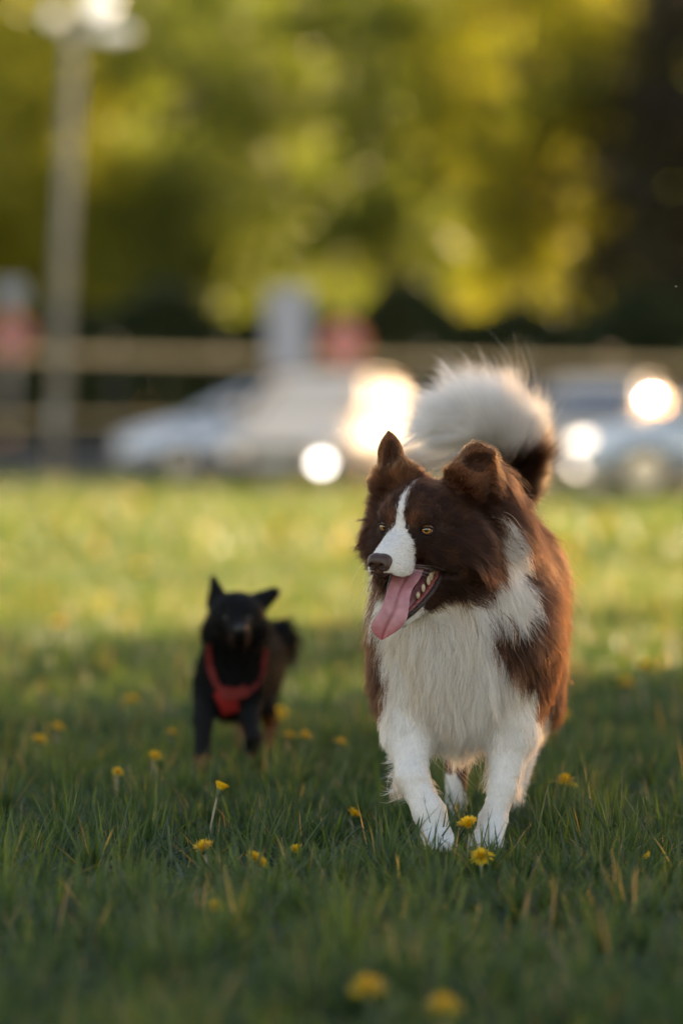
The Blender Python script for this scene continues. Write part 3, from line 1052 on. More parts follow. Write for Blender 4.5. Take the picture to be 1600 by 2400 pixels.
def coat_colour(P, lw, head_w):
    """Coat colour of an animal point: brown with a white collar, chest, blaze, legs and tail tip."""
    px, py = to_px(P)
    jx = 7 * wob(P, 130.0, 1.0)
    n = len(P)
    low = wob(P, 26.0, 0.6)
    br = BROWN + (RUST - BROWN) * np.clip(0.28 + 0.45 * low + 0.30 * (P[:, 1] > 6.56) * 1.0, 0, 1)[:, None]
    white = in_poly(px + jx, py + jx, CHEST_POLY) & (P[:, 1] < 6.70)
    white |= in_poly(px + jx, py + jx, EDGE_POLY) & (P[:, 1] < 6.70)
    back = P[:, 1] >= 6.70
    white |= back & (P[:, 2] < np.where(P[:, 0] < 0.27, 0.083 - 2.2 * np.clip(P[:, 0] - 0.208, 0, 0.05), 0.185) + 0.012 * wob(P, 60, 2.0)) & ~((P[:, 0] > 0.352 + (P[:, 2] - 0.03) * 0.22) & (P[:, 1] > 6.98))
    under = (P[:, 2] < 0.265) & (P[:, 1] < 6.88) & (P[:, 0] > 0.12) & (P[:, 0] < 0.33)
    white |= under
    # far side of the collar ring round the neck
    white |= (P[:, 1] > 6.60) & (P[:, 1] < 6.70) & (P[:, 2] > 0.40) & (P[:, 0] < 0.08)
    tailw = lw.get('tail', np.zeros(n)) > 0.5
    tp = to_px(P)
    tail_white = tailw & (tp[1] < 1092)
    white = np.where(tailw, tail_white, white)
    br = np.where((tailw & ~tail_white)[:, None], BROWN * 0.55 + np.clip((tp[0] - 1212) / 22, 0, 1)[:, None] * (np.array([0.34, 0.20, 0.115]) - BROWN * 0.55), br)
    cream = np.clip(0.25 + 0.5 * wob(P, 17.0, 2.2) - 0.4 * wob(P, 45.0, 0.3), 0, 1) * (py < 1720) * (py > 1370)
    stain_shade = np.clip(wob(P, 60.0, 5.0) - 0.1, 0, 1) * (py > 1380) * (py < 1720) * 0.5 + np.clip(wob(P, 40.0, 1.3), 0, 1) * (py > 1820) * 0.5  # chest part paints warm shadow between locks; lower legs are stained
    wh = WHITE + (CREAM - WHITE) * (0.85 * cream)[:, None]
    wh = wh + (np.array([0.50, 0.36, 0.22]) - wh) * np.clip(stain_shade, 0, 0.8)[:, None]
    col = np.where(white[:, None], wh, br)
    # face
    q = to_head(P)
    r, f, u = q[:, 0], q[:, 1], q[:, 2]
    face = head_w > 0.5
    w_blaze = 0.0062 + 0.002 * smooth01(u, 0.03, 0.005) - 0.008 * smooth01(u, 0.050, 0.085)
    w_blaze = w_blaze + (0.050 - w_blaze) * smooth01(f + 0.024 * smooth01(-u, 0.045, 0.068) + 0.0030 * wob(P, 210.0, 1.5), 0.016, 0.031)
    rr = r + 0.004 * smooth01(u, 0.02, 0.07)
    blaze = (np.abs(rr) < w_blaze + 0.0015 * wob(P, 260.0)) & (f > -0.070) & (u > -0.078)
    tan = np.exp(-(((np.abs(r) - 0.024) / 0.012) ** 2 + ((u - 0.022) / 0.013) ** 2)) * (f > -0.04)
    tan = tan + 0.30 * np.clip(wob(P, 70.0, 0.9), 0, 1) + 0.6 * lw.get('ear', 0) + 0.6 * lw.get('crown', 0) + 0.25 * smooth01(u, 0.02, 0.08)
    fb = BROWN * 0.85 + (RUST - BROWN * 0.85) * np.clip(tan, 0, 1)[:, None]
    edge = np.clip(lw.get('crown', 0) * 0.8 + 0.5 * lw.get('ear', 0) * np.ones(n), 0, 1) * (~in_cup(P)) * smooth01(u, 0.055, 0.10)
    fb = fb + (GLOW - fb) * (0.6 * edge)[:, None]  # rim light mixed into the coat colour along ears and crown
    dark = np.exp(-((np.hypot(np.abs(r) - 0.038, u) / 0.016) ** 2)) * (f > -0.03)
    fb = fb * (1 - 0.65 * dark)[:, None]
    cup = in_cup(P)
    fb = fb * np.where(cup, 0.55, 1.0)[:, None]  # shade of the ear hollows put into the coat colour
    chin = (u < low_line(f) - 0.012) & (f > -0.03) & (np.abs(r) < 0.028)
    fc = np.where((blaze | chin)[:, None], WHITE, fb)
    return np.where(face[:, None], fc, col)


def head_weight(lw):
    return sum(lw.get(k, 0) for k in ('head', 'muzzle', 'cheek', 'jaw', 'ear', 'crown'))


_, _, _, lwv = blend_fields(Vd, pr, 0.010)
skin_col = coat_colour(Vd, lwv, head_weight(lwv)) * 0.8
qv = to_head(Vd)
ms = mouth_sd(qv)
hwv = head_weight(lwv) + lwv.get('throat', 0)
in_mouth = (np.abs(ms) < 0.0045) & (hwv > 0.4) & (np.abs(qv[:, 0]) < 0.05)
lip = (np.abs(ms) < 0.007) & (hwv > 0.4) & ~in_mouth & ~((qv[:, 1] > 0.035) & (qv[:, 2] > -0.085))
inner = smooth01(0.036 - np.abs(qv[:, 0]), 0, 0.012)[:, None]
skin_col = np.where(in_mouth[:, None], INK + (MOUTH * 0.7 - INK) * inner, skin_col)
skin_col = np.where(lip[:, None], INK * 1.5, skin_col)
wet = in_mouth * 1.0
for s in (-1, 1):
    de = np.linalg.norm(Vd - EYE[s][0] - EYE[s][1] * 0.006, axis=1)
    skin_col = np.where((de < 0.0115)[:, None], INK, skin_col)
collie = empty('collie', (0.20, 6.55, 0.0), 'brown and white long-haired collie trotting towards the camera with its tongue out', 'dog')
CO = np.array([0.20, 6.55, 0.0])
skin_mat = skin_material('dog_skin')
fur_mat = fur_material('collie_fur')
mesh_from('body', Vd - CO, Qd, skin_mat, collie, True, {'coat': ('POINT', skin_col), 'wet': ('POINT', wet)})

# fur
def fur_density(P):
    d = np.ones(len(P))
    q = to_head(P)
    near_head = (np.linalg.norm(q, axis=1) < 0.13)
    d = np.where(near_head, 3.2, d)
    d = np.where((P[:, 1] > 6.95) & (P[:, 2] < 0.62), 0.55, d)
    d = np.where((P[:, 2] > 0.55) & (P[:, 1] > 7.0), 7.0, d)
    return d


def collie_fur(N):
    P, Nn = sample_surface(Vd, Qd, N, fur_density, g_dog)
    L, lift, flow, lw = blend_fields(P, pr)
    q = to_head(P)
    r, f, u = q[:, 0], q[:, 1], q[:, 2]
    hw = head_weight(lw)
    # combing of the head: back from the nose, spreading round the cheeks, up the forehead
    a = smooth01(-f, 0.0, 0.07)
    hd = np.stack([np.sign(r) * (0.25 + 1.3 * a) * smooth01(np.abs(r), 0.0, 0.04), -np.ones(len(P)),
                   np.where(u > 0.0, 0.45 + 0.3 * a, -0.25 - 0.75 * a * smooth01(-u, 0.0, 0.07))], 1)
    headflow = unit(hd) @ HM
    keep = (lw.get('ear', 0) + lw.get('crown', 0))[:, None]
    hw_ = np.clip(hw[:, None] - keep, 0, 1)
    flow = unit(flow * (1 - hw_) + headflow * hw_)
    # ruff and chest: out from the neck, then down
    nc = W(1045, 1400, 6.60)
    rad = P - nc
    rad[:, 2] *= 0.1
    rad = unit(rad)
    rw = np.clip(lw.get('ruff', 0) + 0.3 * lw.get('chest', 0), 0, 1)[:, None]
    flow = unit(flow + rw * (0.75 * rad))
    # tail: the long hair fans out from the bend
    tw = lw.get('tail', np.zeros(len(P)))[:, None]
    ppx, ppy = to_px(P)
    ang_ = np.radians(np.where(ppy < 1090, np.interp(ppx, [1075, 1112, 1150, 1186, 1214], [140, 126, 104, 80, 54]),
                               np.interp(ppy, [1090, 1150, 1240], [46, 30, 14])) + g_dog.normal(size=len(P)) * 7.0)
    td = np.stack([np.cos(ang_), g_dog.normal(size=len(P)) * 0.10, np.sin(ang_)], 1)
    flow = unit(flow * (1 - tw) + td * tw)
    lift = np.where(tw[:, 0] > 0.5, 0.16, lift)
    # length edits
    L = np.where((tw[:, 0] > 0.5) & (ppy > 1100) & (ppx < 1200), 0.03, L)
    L = np.where(in_cup(P, 1.15), 0.009, L)
    L = np.where((hw > 0.5) & (f > 0.004), np.minimum(L, 0.007), L)
    L = np.where((hw > 0.5) & (f > -0.03) & (f <= 0.004), np.minimum(L, 0.011), L)
    leg = lw.get('leg', np.zeros(len(P)))
    feath = (leg > 0.4) & (P[:, 1] < 6.75) & (Nn[:, 1] > 0.15) & (P[:, 2] > 0.10)
    L = np.where(feath, 0.032, L)
    sidew = np.where(P[:, 0] < 0.2, -1.0, 1.0)
    flow = np.where(feath[:, None], unit(np.stack([sidew * 0.55, 0.6 * np.ones(len(P)), -0.55 * np.ones(len(P))], 1)), flow)
    lift = np.where(feath, 0.7, lift)
    # under the chest the hair hangs free
    # no fur in the mouth, on the eyes, on the nose leather
    m = mouth_sd(q)
    bad = (m < 0.0055) & (hwall(lw) > 0.3) & (np.abs(r) < 0.06)
    for s in (-1, 1):
        dv = to_head(P) - to_head(EYE[s][0] + EYE[s][1] * 0.004)
        bad |= ((dv[:, 0] / 0.0150) ** 2 + (dv[:, 2] / 0.0108) ** 2 < 1) & (f > -0.03)
        near = ((dv[:, 0] / 0.022) ** 2 + (dv[:, 2] / 0.018) ** 2 < 1) & (f > -0.03)
        L = np.where(near, np.minimum(L, 0.0055), L)
        lift = np.where(near, 0.1, lift)
    dn = q - np.array([0, 0.088, -0.041])
    bad |= (np.sqrt((dn[:, 0] / 0.0205) ** 2 + (dn[:, 1] / 0.014) ** 2 + (dn[:, 2] / 0.0165) ** 2) < 1.12)
    # hair about the mouth is short so that it does not hang over the gape
    nm = (m < 0.016) & (hwall(lw) > 0.3)
    L = np.where(nm, np.minimum(L, 0.007), L)
    lift = np.where(nm, 0.1, lift)
    k = ~bad
    P, Nn, flow, L, lift = P[k], Nn[k], flow[k], L[k], lift[k]
    lw = {a_: (b_[k] if hasattr(b_, '__len__') else b_) for a_, b_ in lw.items()}
    tl = lw.get('tail', np.zeros(len(P))) > 0.5
    S = grow(P, Nn, flow, L, lift, g_dog, steps=7, clump_n=7500, clump=0.68, frizz=0.13, droop=np.where(lw.get('tail', 0) > 0.5, 0.03, 0.30), curl=0.16)
    S[tl] = grow(P[tl], Nn[tl], flow[tl], L[tl] * (0.85 + 0.3 * wob(P[tl], 170.0)), lift[tl], g_dog, steps=7, clump_n=300, clump=0.80, frizz=0.05, droop=0.02, curl=0.03, clump_pow=1.0)
    tt_ = np.linspace(0, 1, 7)[None, :] ** 2
    dd_ = S[tl][:, -1] - S[tl][:, 0]
    S[tl] = S[tl] + np.stack([-dd_[:, 2], 0 * dd_[:, 0], dd_[:, 0]], 1)[:, None, :] * (0.30 * tt_)[:, :, None]
    mid = P + 0.45 * (S[:, -1] - P)
    tl = lw.get('tail', np.zeros(len(P))) > 0.5
    mid = mid + g_dog.normal(size=mid.shape) * 0.0022
    mid[tl] = P[tl]
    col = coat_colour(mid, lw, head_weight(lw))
    whitish = (col.min(1) > 0.3)[:, None]
    rv = g_dog.random(len(P))[:, None]
    lock = wob(P, 150.0, 4.0)[:, None] + 0.6 * wob(P, 330.0, 1.0)[:, None]
    col = np.where(whitish, col * (0.82 + 0.25 * rv) * (1 + 0.05 * lock), col * (0.55 + 0.95 * rv ** 1.5) * np.clip(1 + 0.38 * lock, 0.35, 1.8) * np.clip(1 + 0.55 * wob(P * np.array([1, 1, 0.55]), 75.0, 2.7)[:, None], 0.4, 1.6))
    lock = 1.0
    rad = np.where(L < 0.012, 0.00022, np.where(L < 0.03, 0.00030, 0.00036))
    return S, rad, col


def hwall(lw):
    return head_weight(lw) + lw.get('throat', 0)


NF = 190000
S, rad, col = collie_fur(NF)
fur_object('fur', S, rad, col, fur_mat, collie, CO)

# nose leather
npr = [Prim('ell', H(0, 0.086, -0.0400), radii=(0.0200, 0.0150, 0.0135), axes=HM),
       Prim('ell', H(0.009, 0.090, -0.0365), radii=(0.0110, 0.0110, 0.0090), axes=HM, k=0.006),
       Prim('ell', H(-0.009, 0.090, -0.0365), radii=(0.0110, 0.0110, 0.0090), axes=HM, k=0.006),
       Prim('ell', H(0, 0.083, -0.056), radii=(0.0120, 0.0140, 0.0110), axes=HM, k=0.006),
       Prim('ell', H(0.012, 0.094, -0.045), radii=(0.0085, 0.0085, 0.0095), axes=HM, k=0.004),
       Prim('ell', H(-0.012, 0.094, -0.045), radii=(0.0085, 0.0085, 0.0095), axes=HM, k=0.004)]
for s in (-1, 1):
    npr.append(Prim('ell', H(s * 0.0092, 0.1045, -0.0455), radii=(0.0052, 0.0105, 0.0052), axes=HM, k=0.0015, cut=True))
    npr.append(Prim('cap', H(s * 0.0110, 0.102, -0.0480), H(s * 0.0215, 0.093, -0.0505), 0.0030, 0.0020, k=0.001, cut=True))
npr.append(Prim('cap', H(0, 0.1045, -0.043), H(0, 0.0975, -0.066), 0.0011, 0.0011, k=0.001, cut=True))
Fn, lon = solid_grid(npr, 0.0007, pad=0.004)
Vn, Qn = surface_nets(Fn, lon, 0.0007)
Vn = relax(Vn, Qn, 2, 0.4)
t = NT('nose_leather')
p_ = t.n('ShaderNodeBsdfPrincipled')
p_.inputs['Base Color'].default_value = (0.048, 0.021, 0.016, 1)
p_.inputs['Roughness'].default_value = 0.42
vo = t.n('ShaderNodeTexVoronoi')
vo.inputs['Scale'].default_value = 900.0
b_ = t.n('ShaderNodeBump')
b_.inputs['Strength'].default_value = 0.35
b_.inputs['Distance'].default_value = 0.0006
tcn = t.n('ShaderNodeTexCoord')
t.l(tcn.outputs['Object'], vo.inputs['Vector'])
t.l(vo.outputs['Distance'], b_.inputs['Height'])
t.l(b_.outputs['Normal'], p_.inputs['Normal'])
nose_mat = t.surf(p_.outputs[0])
mesh_from('nose', Vn - CO, Qn, nose_mat, collie, True)

# eyes
sclera_m = simple_mat('eye_white', (0.36, 0.27, 0.22), rough=0.15, coat=1.0, scale=300)
iris_m = simple_mat('amber_iris', (0.34, 0.15, 0.028), rough=0.12, coat=1.0, noise=0.45, scale=900)
pupil_m = simple_mat('pupil_black', (0.004, 0.004, 0.004), rough=0.04, coat=1.0, noise=0.0)
limbus_m = simple_mat('eye_rim', (0.012, 0.006, 0.005), rough=0.55, coat=0.0, spec=0.2)


def sphere_cap(center, axis, rad, ang0, ang1, seg=28, rings=6, bulge=0.0):
    axis = Vector(axis).normalized()
    a = axis.orthogonal().normalized()
    b = axis.cross(a)
    vs_, fs = [], []
    for i in range(rings + 1):
        th = ang0 + (ang1 - ang0) * i / rings
        rr = rad + bulge * (1 - i / rings) ** 1.0
        for k in range(seg):
            ph = 2 * math.pi * k / seg
            vs_.append(Vector(center) + (axis * math.cos(th) + (a * math.cos(ph) + b * math.sin(ph)) * math.sin(th)) * rr)
    for i in range(rings):
        for k in range(seg):
            k2 = (k + 1) % seg
            fs.append((i * seg + k, (i + 1) * seg + k, (i + 1) * seg + k2, i * seg + k2))
    return vs_, fs


for s in (-1, 1):
    c, axis = EYE[s]
    gaze = unit([-0.22, -0.97, 0.02]) if s > 0 else unit([-0.30, -0.95, 0.0])
    R = 0.0119
    eo = MB().ball(c - CO, R, 24, 16).build('eyeball', sclera_m, collie, True)
    v_, f_ = sphere_cap(c - CO, gaze, R + 0.00035, 0.0, 0.70)
    MB().add(v_, f_).build('iris', iris_m, eo, True)
    v_, f_ = sphere_cap(c - CO, gaze, R + 0.00055, 0.0, 0.34)
    MB().add(v_, f_).build('pupil', pupil_m, eo, True)
    v_, f_ = sphere_cap(c - CO, gaze, R + 0.00045, 0.66, 0.76, rings=2)
    MB().add(v_, f_).build('iris_rim', limbus_m, eo, True)
    # eyelid: an almond ring of dark skin
    ring = []
    for k in range(25):
        a_ = 2 * math.pi * k / 24
        lx = 0.0120 * math.cos(a_)
        lz = (0.0054 if math.sin(a_) > 0 else 0.0070) * math.sin(a_) * (1 - 0.25 * abs(math.cos(a_)) ** 3)
        base = unit(axis)
        p3 = c + hr * lx * 1.0 + hu * lz
        d_ = p3 - c
        along = math.sqrt(max((R + 0.0008) ** 2 - min(np.dot(d_ - base * np.dot(d_, base), d_ - base * np.dot(d_, base)), (R) ** 2 * 0.995), 1e-8))
        p3 = c + (d_ - base * np.dot(d_, base)) + base * along
        ring.append(p3 - CO)
    MB().tube(ring, 0.0017, 8, False).build('eyelid', limbus_m, collie, True)

# tongue hanging over the jaw
rows = [(1335, 922, 992, 6.405), (1348, 919, 988, 6.395), (1362, 915, 980, 6.383), (1380, 908, 966, 6.372), (1400, 902, 960, 6.364), (1420, 895, 958, 6.360),
        (1436, 888, 956, 6.357), (1450, 877, 953, 6.356), (1462, 870, 947, 6.356), (1473, 869, 938, 6.357), (1482, 873, 926, 6.358),
        (1490, 880, 913, 6.359), (1495, 886, 903, 6.360)]
tv, tf, tcol = [], [], []
NU = 15
for layer in (0, 1):
    for (py_, xl, xr, Y_) in rows:
        for i in range(NU):
            x_ = i / (NU - 1) * 2 - 1
            thick = 0.0042 * math.sqrt(max(0, 1 - x_ * x_)) + 0.0004
            groove = 0.0042 * math.exp(-(x_ / 0.10) ** 2)
            curl_ = 0.006 * x_ * x_
            gk = math.exp(-(x_ / 0.13) ** 2) * 0.75
            tk = max(0.0, min(1.0, (py_ - 1452) / 40.0))
            c_ = np.array([0.46, 0.215, 0.245]) * (1 - gk) + np.array([0.27, 0.085, 0.10]) * gk
            c_ = c_ * (1 - 0.8 * tk) + np.array([0.42, 0.105, 0.12]) * 0.8 * tk
            tcol.append(c_)
            off = (-thick + groove) if layer == 0 else thick
            tv.append(W(xl + (xr - xl) * (i / (NU - 1)), py_ + 5 * (1 - x_ * x_) * (py_ - 1348) / 150.0, Y_ + off - curl_ * 0.6) - CO)
nr = len(rows)
for layer in (0, 1):
    b0 = layer * nr * NU
    for j in range(nr - 1):
        for i in range(NU - 1):
            q4 = (b0 + j * NU + i, b0 + j * NU + i + 1, b0 + (j + 1) * NU + i + 1, b0 + (j + 1) * NU + i)
            tf.append(q4 if layer else q4[::-1])
o2 = nr * NU
for j in range(nr - 1):
    for i in (0, NU - 1):
        q4 = (j * NU + i, (j + 1) * NU + i, o2 + (j + 1) * NU + i, o2 + j * NU + i)
        tf.append(q4 if i == 0 else q4[::-1])
for i in range(NU - 1):
    j = nr - 1
    tf.append((j * NU + i, j * NU + i + 1, o2 + j * NU + i + 1, o2 + j * NU + i))
t = NT('tongue_wet')
p_ = t.n('ShaderNodeBsdfPrincipled')
p_.inputs['Roughness'].default_value = 0.30
p_.inputs['Subsurface Weight'].default_value = 0.15
p_.inputs['Subsurface Radius'].default_value = (0.01, 0.004, 0.003)
p_.inputs['Subsurface Scale'].default_value = 0.5
nz = t.n('ShaderNodeTexNoise')
nz.inputs['Scale'].default_value = 60.0
nz.inputs['Detail'].default_value = 6.0
rp = t.n('ShaderNodeValToRGB')
rp.color_ramp.elements[0].position, rp.color_ramp.elements[1].position = 0.32, 0.68
rp.color_ramp.elements[0].color = (0.37, 0.105, 0.125, 1)
rp.color_ramp.elements[1].color = (0.46, 0.220, 0.250, 1)
vo = t.n('ShaderNodeTexVoronoi')
vo.inputs['Scale'].default_value = 700.0
tcn = t.n('ShaderNodeTexCoord')
b_ = t.n('ShaderNodeBump')
b_.inputs['Strength'].default_value = 0.5
b_.inputs['Distance'].default_value = 0.0008
t.l(tcn.outputs['Object'], nz.inputs['Vector']).l(tcn.outputs['Object'], vo.inputs['Vector'])
at = t.n('ShaderNodeAttribute', attribute_name='tone')
mx = t.n('ShaderNodeMixRGB', blend_type='MULTIPLY')
mx.inputs[0].default_value = 1.0
rp.color_ramp.elements[0].color, rp.color_ramp.elements[1].color = (0.80, 0.72, 0.74, 1), (1.12, 1.12, 1.12, 1)
t.l(nz.outputs['Fac'], rp.inputs['Fac']).l(rp.outputs[0], mx.inputs[2]).l(at.outputs['Color'], mx.inputs[1]).l(mx.outputs[0], p_.inputs['Base Color'])
t.l(vo.outputs['Distance'], b_.inputs['Height']).l(b_.outputs[0], p_.inputs['Normal'])
tongue_m = t.surf(p_.outputs[0])
tg = mesh_from('tongue', tv, tf, tongue_m, collie, True, {'tone': ('POINT', np.array(tcol))})
tg.modifiers.new('smooth', 'SUBSURF').render_levels = 1

# lips, gums and teeth of the open lower jaw
lip_m = simple_mat('lip_skin', (0.030, 0.014, 0.013), rough=0.38, noise=0.4, scale=250, bump=0.4)
gum_m = simple_mat('gum_wet', (0.25, 0.055, 0.050), rough=0.22, noise=0.4, scale=220, bump=0.5, coat=0.4)
tooth_m = simple_mat('tooth_ivory', (0.62, 0.50, 0.34), rough=0.25, coat=0.4, noise=0.1, scale=200)
lipline = [(0.0445, -0.050, -0.072), (0.0450, -0.038, -0.088), (0.0410, -0.018, -0.106), (0.0330, 0.002, -0.122), (0.0230, 0.020, -0.136),
           (0.0120, 0.031, -0.146), (0.0, 0.035, -0.148)]
full = lipline + [(-a, b, c) for a, b, c in lipline[-2::-1]]
MB().tube([H(*p) - CO for p in full], [0.0045] * len(full), 10).build('lip', lip_m, collie, True)
gl = [(a * 0.84, b - 0.001, c + 0.0035) for a, b, c in full]
MB().tube([H(*p) - CO for p in gl], [0.0042] * len(gl), 10).build('gum', gum_m, collie, True)
gl2 = [(a * 0.64, b - 0.004, c + 0.001) for a, b, c in full]
MB().tube([H(*p) - CO for p in gl2], [0.0046] * len(gl2), 10).build('gum', gum_m, collie, True)
mf = [(a * 0.42, b - 0.002, c + 0.004) for a, b, c in lipline[1:]]
mf = mf + [(-a, b, c) for a, b, c in mf[-2::-1]]
mfm = simple_mat('mouth_floor', (0.22, 0.085, 0.095), rough=0.3, noise=0.3, scale=160, bump=0.5, coat=0.3)
MB().tube([H(*p) - CO for p in mf], [0.0085] * len(mf), 12).build('mouth_floor', mfm, collie, True)
upl = [(0.0435, -0.048, -0.070), (0.0390, -0.025, -0.0745), (0.0330, 0.000, -0.0775), (0.0290, 0.03, -0.0785), (0.0250, 0.055, -0.0780), (0.0170, 0.078, -0.0735), (0, 0.088, -0.071)]
for s in (-1, 1):
    MB().tube([H(s * p[0] * 0.93, p[1], p[2] + 0.0015) - CO for p in upl[:3]], [0.0018, 0.0016, 0.0007], 8).build('lip', lip_m, collie, True)
for s in (-1, 1):
    for f_, w_, h_ in ((-0.0395, 0.0050, 0.0060), (-0.0310, 0.0064, 0.0090), (-0.0215, 0.0056, 0.0078), (-0.0080, 0.0046, 0.0068), (0.0050, 0.0042, 0.0056)):
        r_ = 0.0325 - 0.009 * smooth01(f_, -0.03, 0.02)
        base = H(s * r_, f_, low_line(f_) + 0.0085)
        rot = Matrix([list(x) for x in (HM[1], HM[0], HM[2])]).transposed()
        m = MB().ball((0, 0, 0), (w_, 0.0030, h_), 10, 8)
        m.v = [(x, y, z + (0.0012 if abs(x) < w_ * 0.4 and z > 0 else 0)) for x, y, z in m.v]
        m.v = [tuple(Vector(rot @ Vector(v)) + Vector(base - CO)) for v in m.v]
        m.build('tooth', tooth_m, collie, True)
    b0 = H(s * 0.0125, 0.026, -0.140) - CO
    MB().tube([b0, Vector(b0) + Vector((hu + hr * s * 0.2) * 0.009), Vector(b0) + Vector((hu + hr * s * 0.1 - hf * 0.15) * 0.016)],
              [0.0034, 0.0026, 0.0006], 8).build('tooth', tooth_m, collie, True)

# whiskers
wr, wl = [], []
for s in (-1, 1):
    for i in range(9):
        f_ = 0.070 - 0.045 * g_dog.random()
        u_ = -0.050 - 0.018 * g_dog.random()
        root = H(s * 0.0275, f_, u_)
        d_ = unit((np.array([s * (0.7 + 0.4 * g_dog.random()), -0.9 + 0.3 * g_dog.random(), -0.25 + 0.5 * g_dog.random()])) @ HM)
        Lw = 0.03 + 0.03 * g_dog.random()
        tt = np.linspace(0, 1, 7)[:, None]
        wr.append(root + d_ * Lw * tt + np.array([0, 0, -0.3 * Lw]) * tt ** 2)
wr = np.array(wr)
fur_object('whiskers', wr, np.full(len(wr), 0.00013), np.tile(WHITE, (len(wr), 1)), fur_mat, collie, CO)
# ------------------------------------------------------------------ the small black dog
def black_dog():
    g = np.random.default_rng(21)
    YB = 7.87
    Wb = lambda px, py, dy=0.0: W(px, py, YB + dy)
    P_ = []

    def c_(a, b, ra, rb, **k):
        P_.append(Prim('cap', a, b, ra, rb, **k))

    def e_(c, r, **k):
        P_.append(Prim('ell', c, radii=r, **k))
    T = dict(label='trunk', L=0.030, flow=(0, 0.6, -0.6), lift=0.3)
    e_(Wb(545, 1590, 0.07), (0.066, 0.09, 0.085), k=0.03, **T)
    c_(Wb(556, 1565, 0.15), Wb(604, 1540, 0.42), 0.073, 0.055, k=0.03, **T)
    c_(Wb(550, 1560, 0.04), Wb(552, 1480, 0.0), 0.058, 0.052, k=0.025, label='neck', L=0.036, flow=(0, 0.2, -1), lift=0.35)
    hd = dict(label='head', L=0.010, flow=(0, 1, 0.1), lift=0.3)
    e_(Wb(555, 1440, -0.03), (0.054, 0.056, 0.046), k=0.015, **hd)
    for s in (-1, 1):
        e_(Wb(555 + s * 40, 1475, -0.01), (0.030, 0.035, 0.032), k=0.02, label='head', L=0.028, flow=(s, 0.4, -0.5), lift=0.4)
        c_(Wb(562 + s * 9, 1494, -0.095), Wb(560 + s * 6, 1505, -0.05), 0.011, 0.013, k=0.01, **hd)
    c_(Wb(557, 1460, -0.06), Wb(563, 1478, -0.115), 0.028, 0.0165, k=0.015, **hd)
    c_(Wb(560, 1494, -0.04), Wb(563, 1508, -0.085), 0.018, 0.009, k=0.008, **hd)
    er = dict(label='ear', L=0.007, flow=(0, 0, 1), lift=0.2, k=0.010)
    c_(Wb(512, 1412, -0.01), Wb(499, 1352, 0.0), 0.023, 0.0045, **er)
    c_(Wb(606, 1412, -0.01), Wb(643, 1390, 0.0), 0.021, 0.0115, **er)
    lg = dict(label='leg', L=0.006, flow=(0, 0.1, -1), lift=0.15)
    c_(Wb(492, 1610, 0.04), Wb(476, 1690, -0.02), 0.032, 0.020, k=0.02, **lg)
    c_(Wb(476, 1690, -0.02), Wb(475, 1775, -0.06), 0.0185, 0.0145, k=0.01, **lg)
    c_(Wb(475, 1775, -0.06), Wb(474, 1806, -0.075), 0.016, 0.017, k=0.01, **lg)
    c_(Wb(474, 1808, -0.08), Wb(474, 1812, -0.105), 0.017, 0.014, k=0.01, **lg)
    c_(Wb(590, 1610, 0.05), Wb(583, 1680, 0.0), 0.032, 0.021, k=0.02, **lg)
    c_(Wb(583, 1680, 0.0), Wb(594, 1728, -0.05), 0.019, 0.015, k=0.01, **lg)
    c_(Wb(594, 1728, -0.05), Wb(588, 1752, -0.01), 0.015, 0.014, k=0.01, **lg)
    c_(Wb(588, 1752, -0.01), Wb(587, 1762, -0.02), 0.014, 0.012, k=0.01, **lg)
    c_(Wb(618, 1585, 0.42), Wb(614, 1650, 0.30), 0.040, 0.028, k=0.02, **lg)
    c_(Wb(614, 1650, 0.30), Wb(634, 1690, 0.45), 0.024, 0.015, k=0.01, **lg)
    c_(Wb(634, 1690, 0.45), Wb(626, 1752, 0.40), 0.0145, 0.013, k=0.01, **lg)
    c_(Wb(570, 1600, 0.42), Wb(560, 1650, 0.30), 0.038, 0.026, k=0.02, **lg)
    c_(Wb(560, 1650, 0.30), Wb(570, 1690, 0.45), 0.022, 0.015, k=0.01, **lg)
    c_(Wb(570, 1690, 0.45), Wb(564, 1754, 0.38), 0.0145, 0.013, k=0.01, **lg)
    tl = dict(label='tail', L=0.030, flow=(0.3, 0.2, -1), lift=0.5, k=0.012)
    c_(Wb(622, 1500, 0.45), Wb(660, 1470, 0.52), 0.020, 0.016, **tl)
    c_(Wb(660, 1470, 0.52), Wb(680, 1500, 0.54), 0.014, 0.012, **tl)
    c_(Wb(680, 1500, 0.54), Wb(680, 1540, 0.55), 0.012, 0.006, **tl)
    cell = 0.0032
    F, lo = solid_grid(P_, cell)
    V, Q = surface_nets(F, lo, cell)
    V = relax(V, Q, 2, 0.45)

    def colour(P, lw):
        px, py = to_px(P)
        n = len(P)
        col = np.tile(np.array([0.0045, 0.0043, 0.0050]), (n, 1))
        leg = lw.get('leg', np.zeros(n)) > 0.5
        tan = leg & (P[:, 2] < 0.050) | (leg & (P[:, 1] > YB + 0.2) & (P[:, 2] < 0.10))
        chk = (lw.get('head', np.zeros(n)) > 0.5) & (P[:, 1] < YB - 0.05) & (np.abs(px - 562) > 10) & (py > 1486)
        col = np.where(tan[:, None], np.array([0.15, 0.055, 0.020]), col)
        col = np.where(chk[:, None], np.array([0.022, 0.010, 0.007]), col)
        return col
    _, _, _, lwv_ = blend_fields(V, P_, 0.008)
    o0 = np.array([W(545, 1800, 7.9)[0], 7.9, 0.0])
    root = empty('black_dog', tuple(o0), 'small black dog in a red harness running behind the collie', 'dog')
    mesh_from('body', V - o0, Q, skin_mat, root, True, {'coat': ('POINT', colour(V, lwv_)), 'wet': ('POINT', np.zeros(len(V)))})
    P, N_ = sample_surface(V, Q, 36000, lambda p: np.ones(len(p)), g)
    L, lift, flow, lw = blend_fields(P, P_)
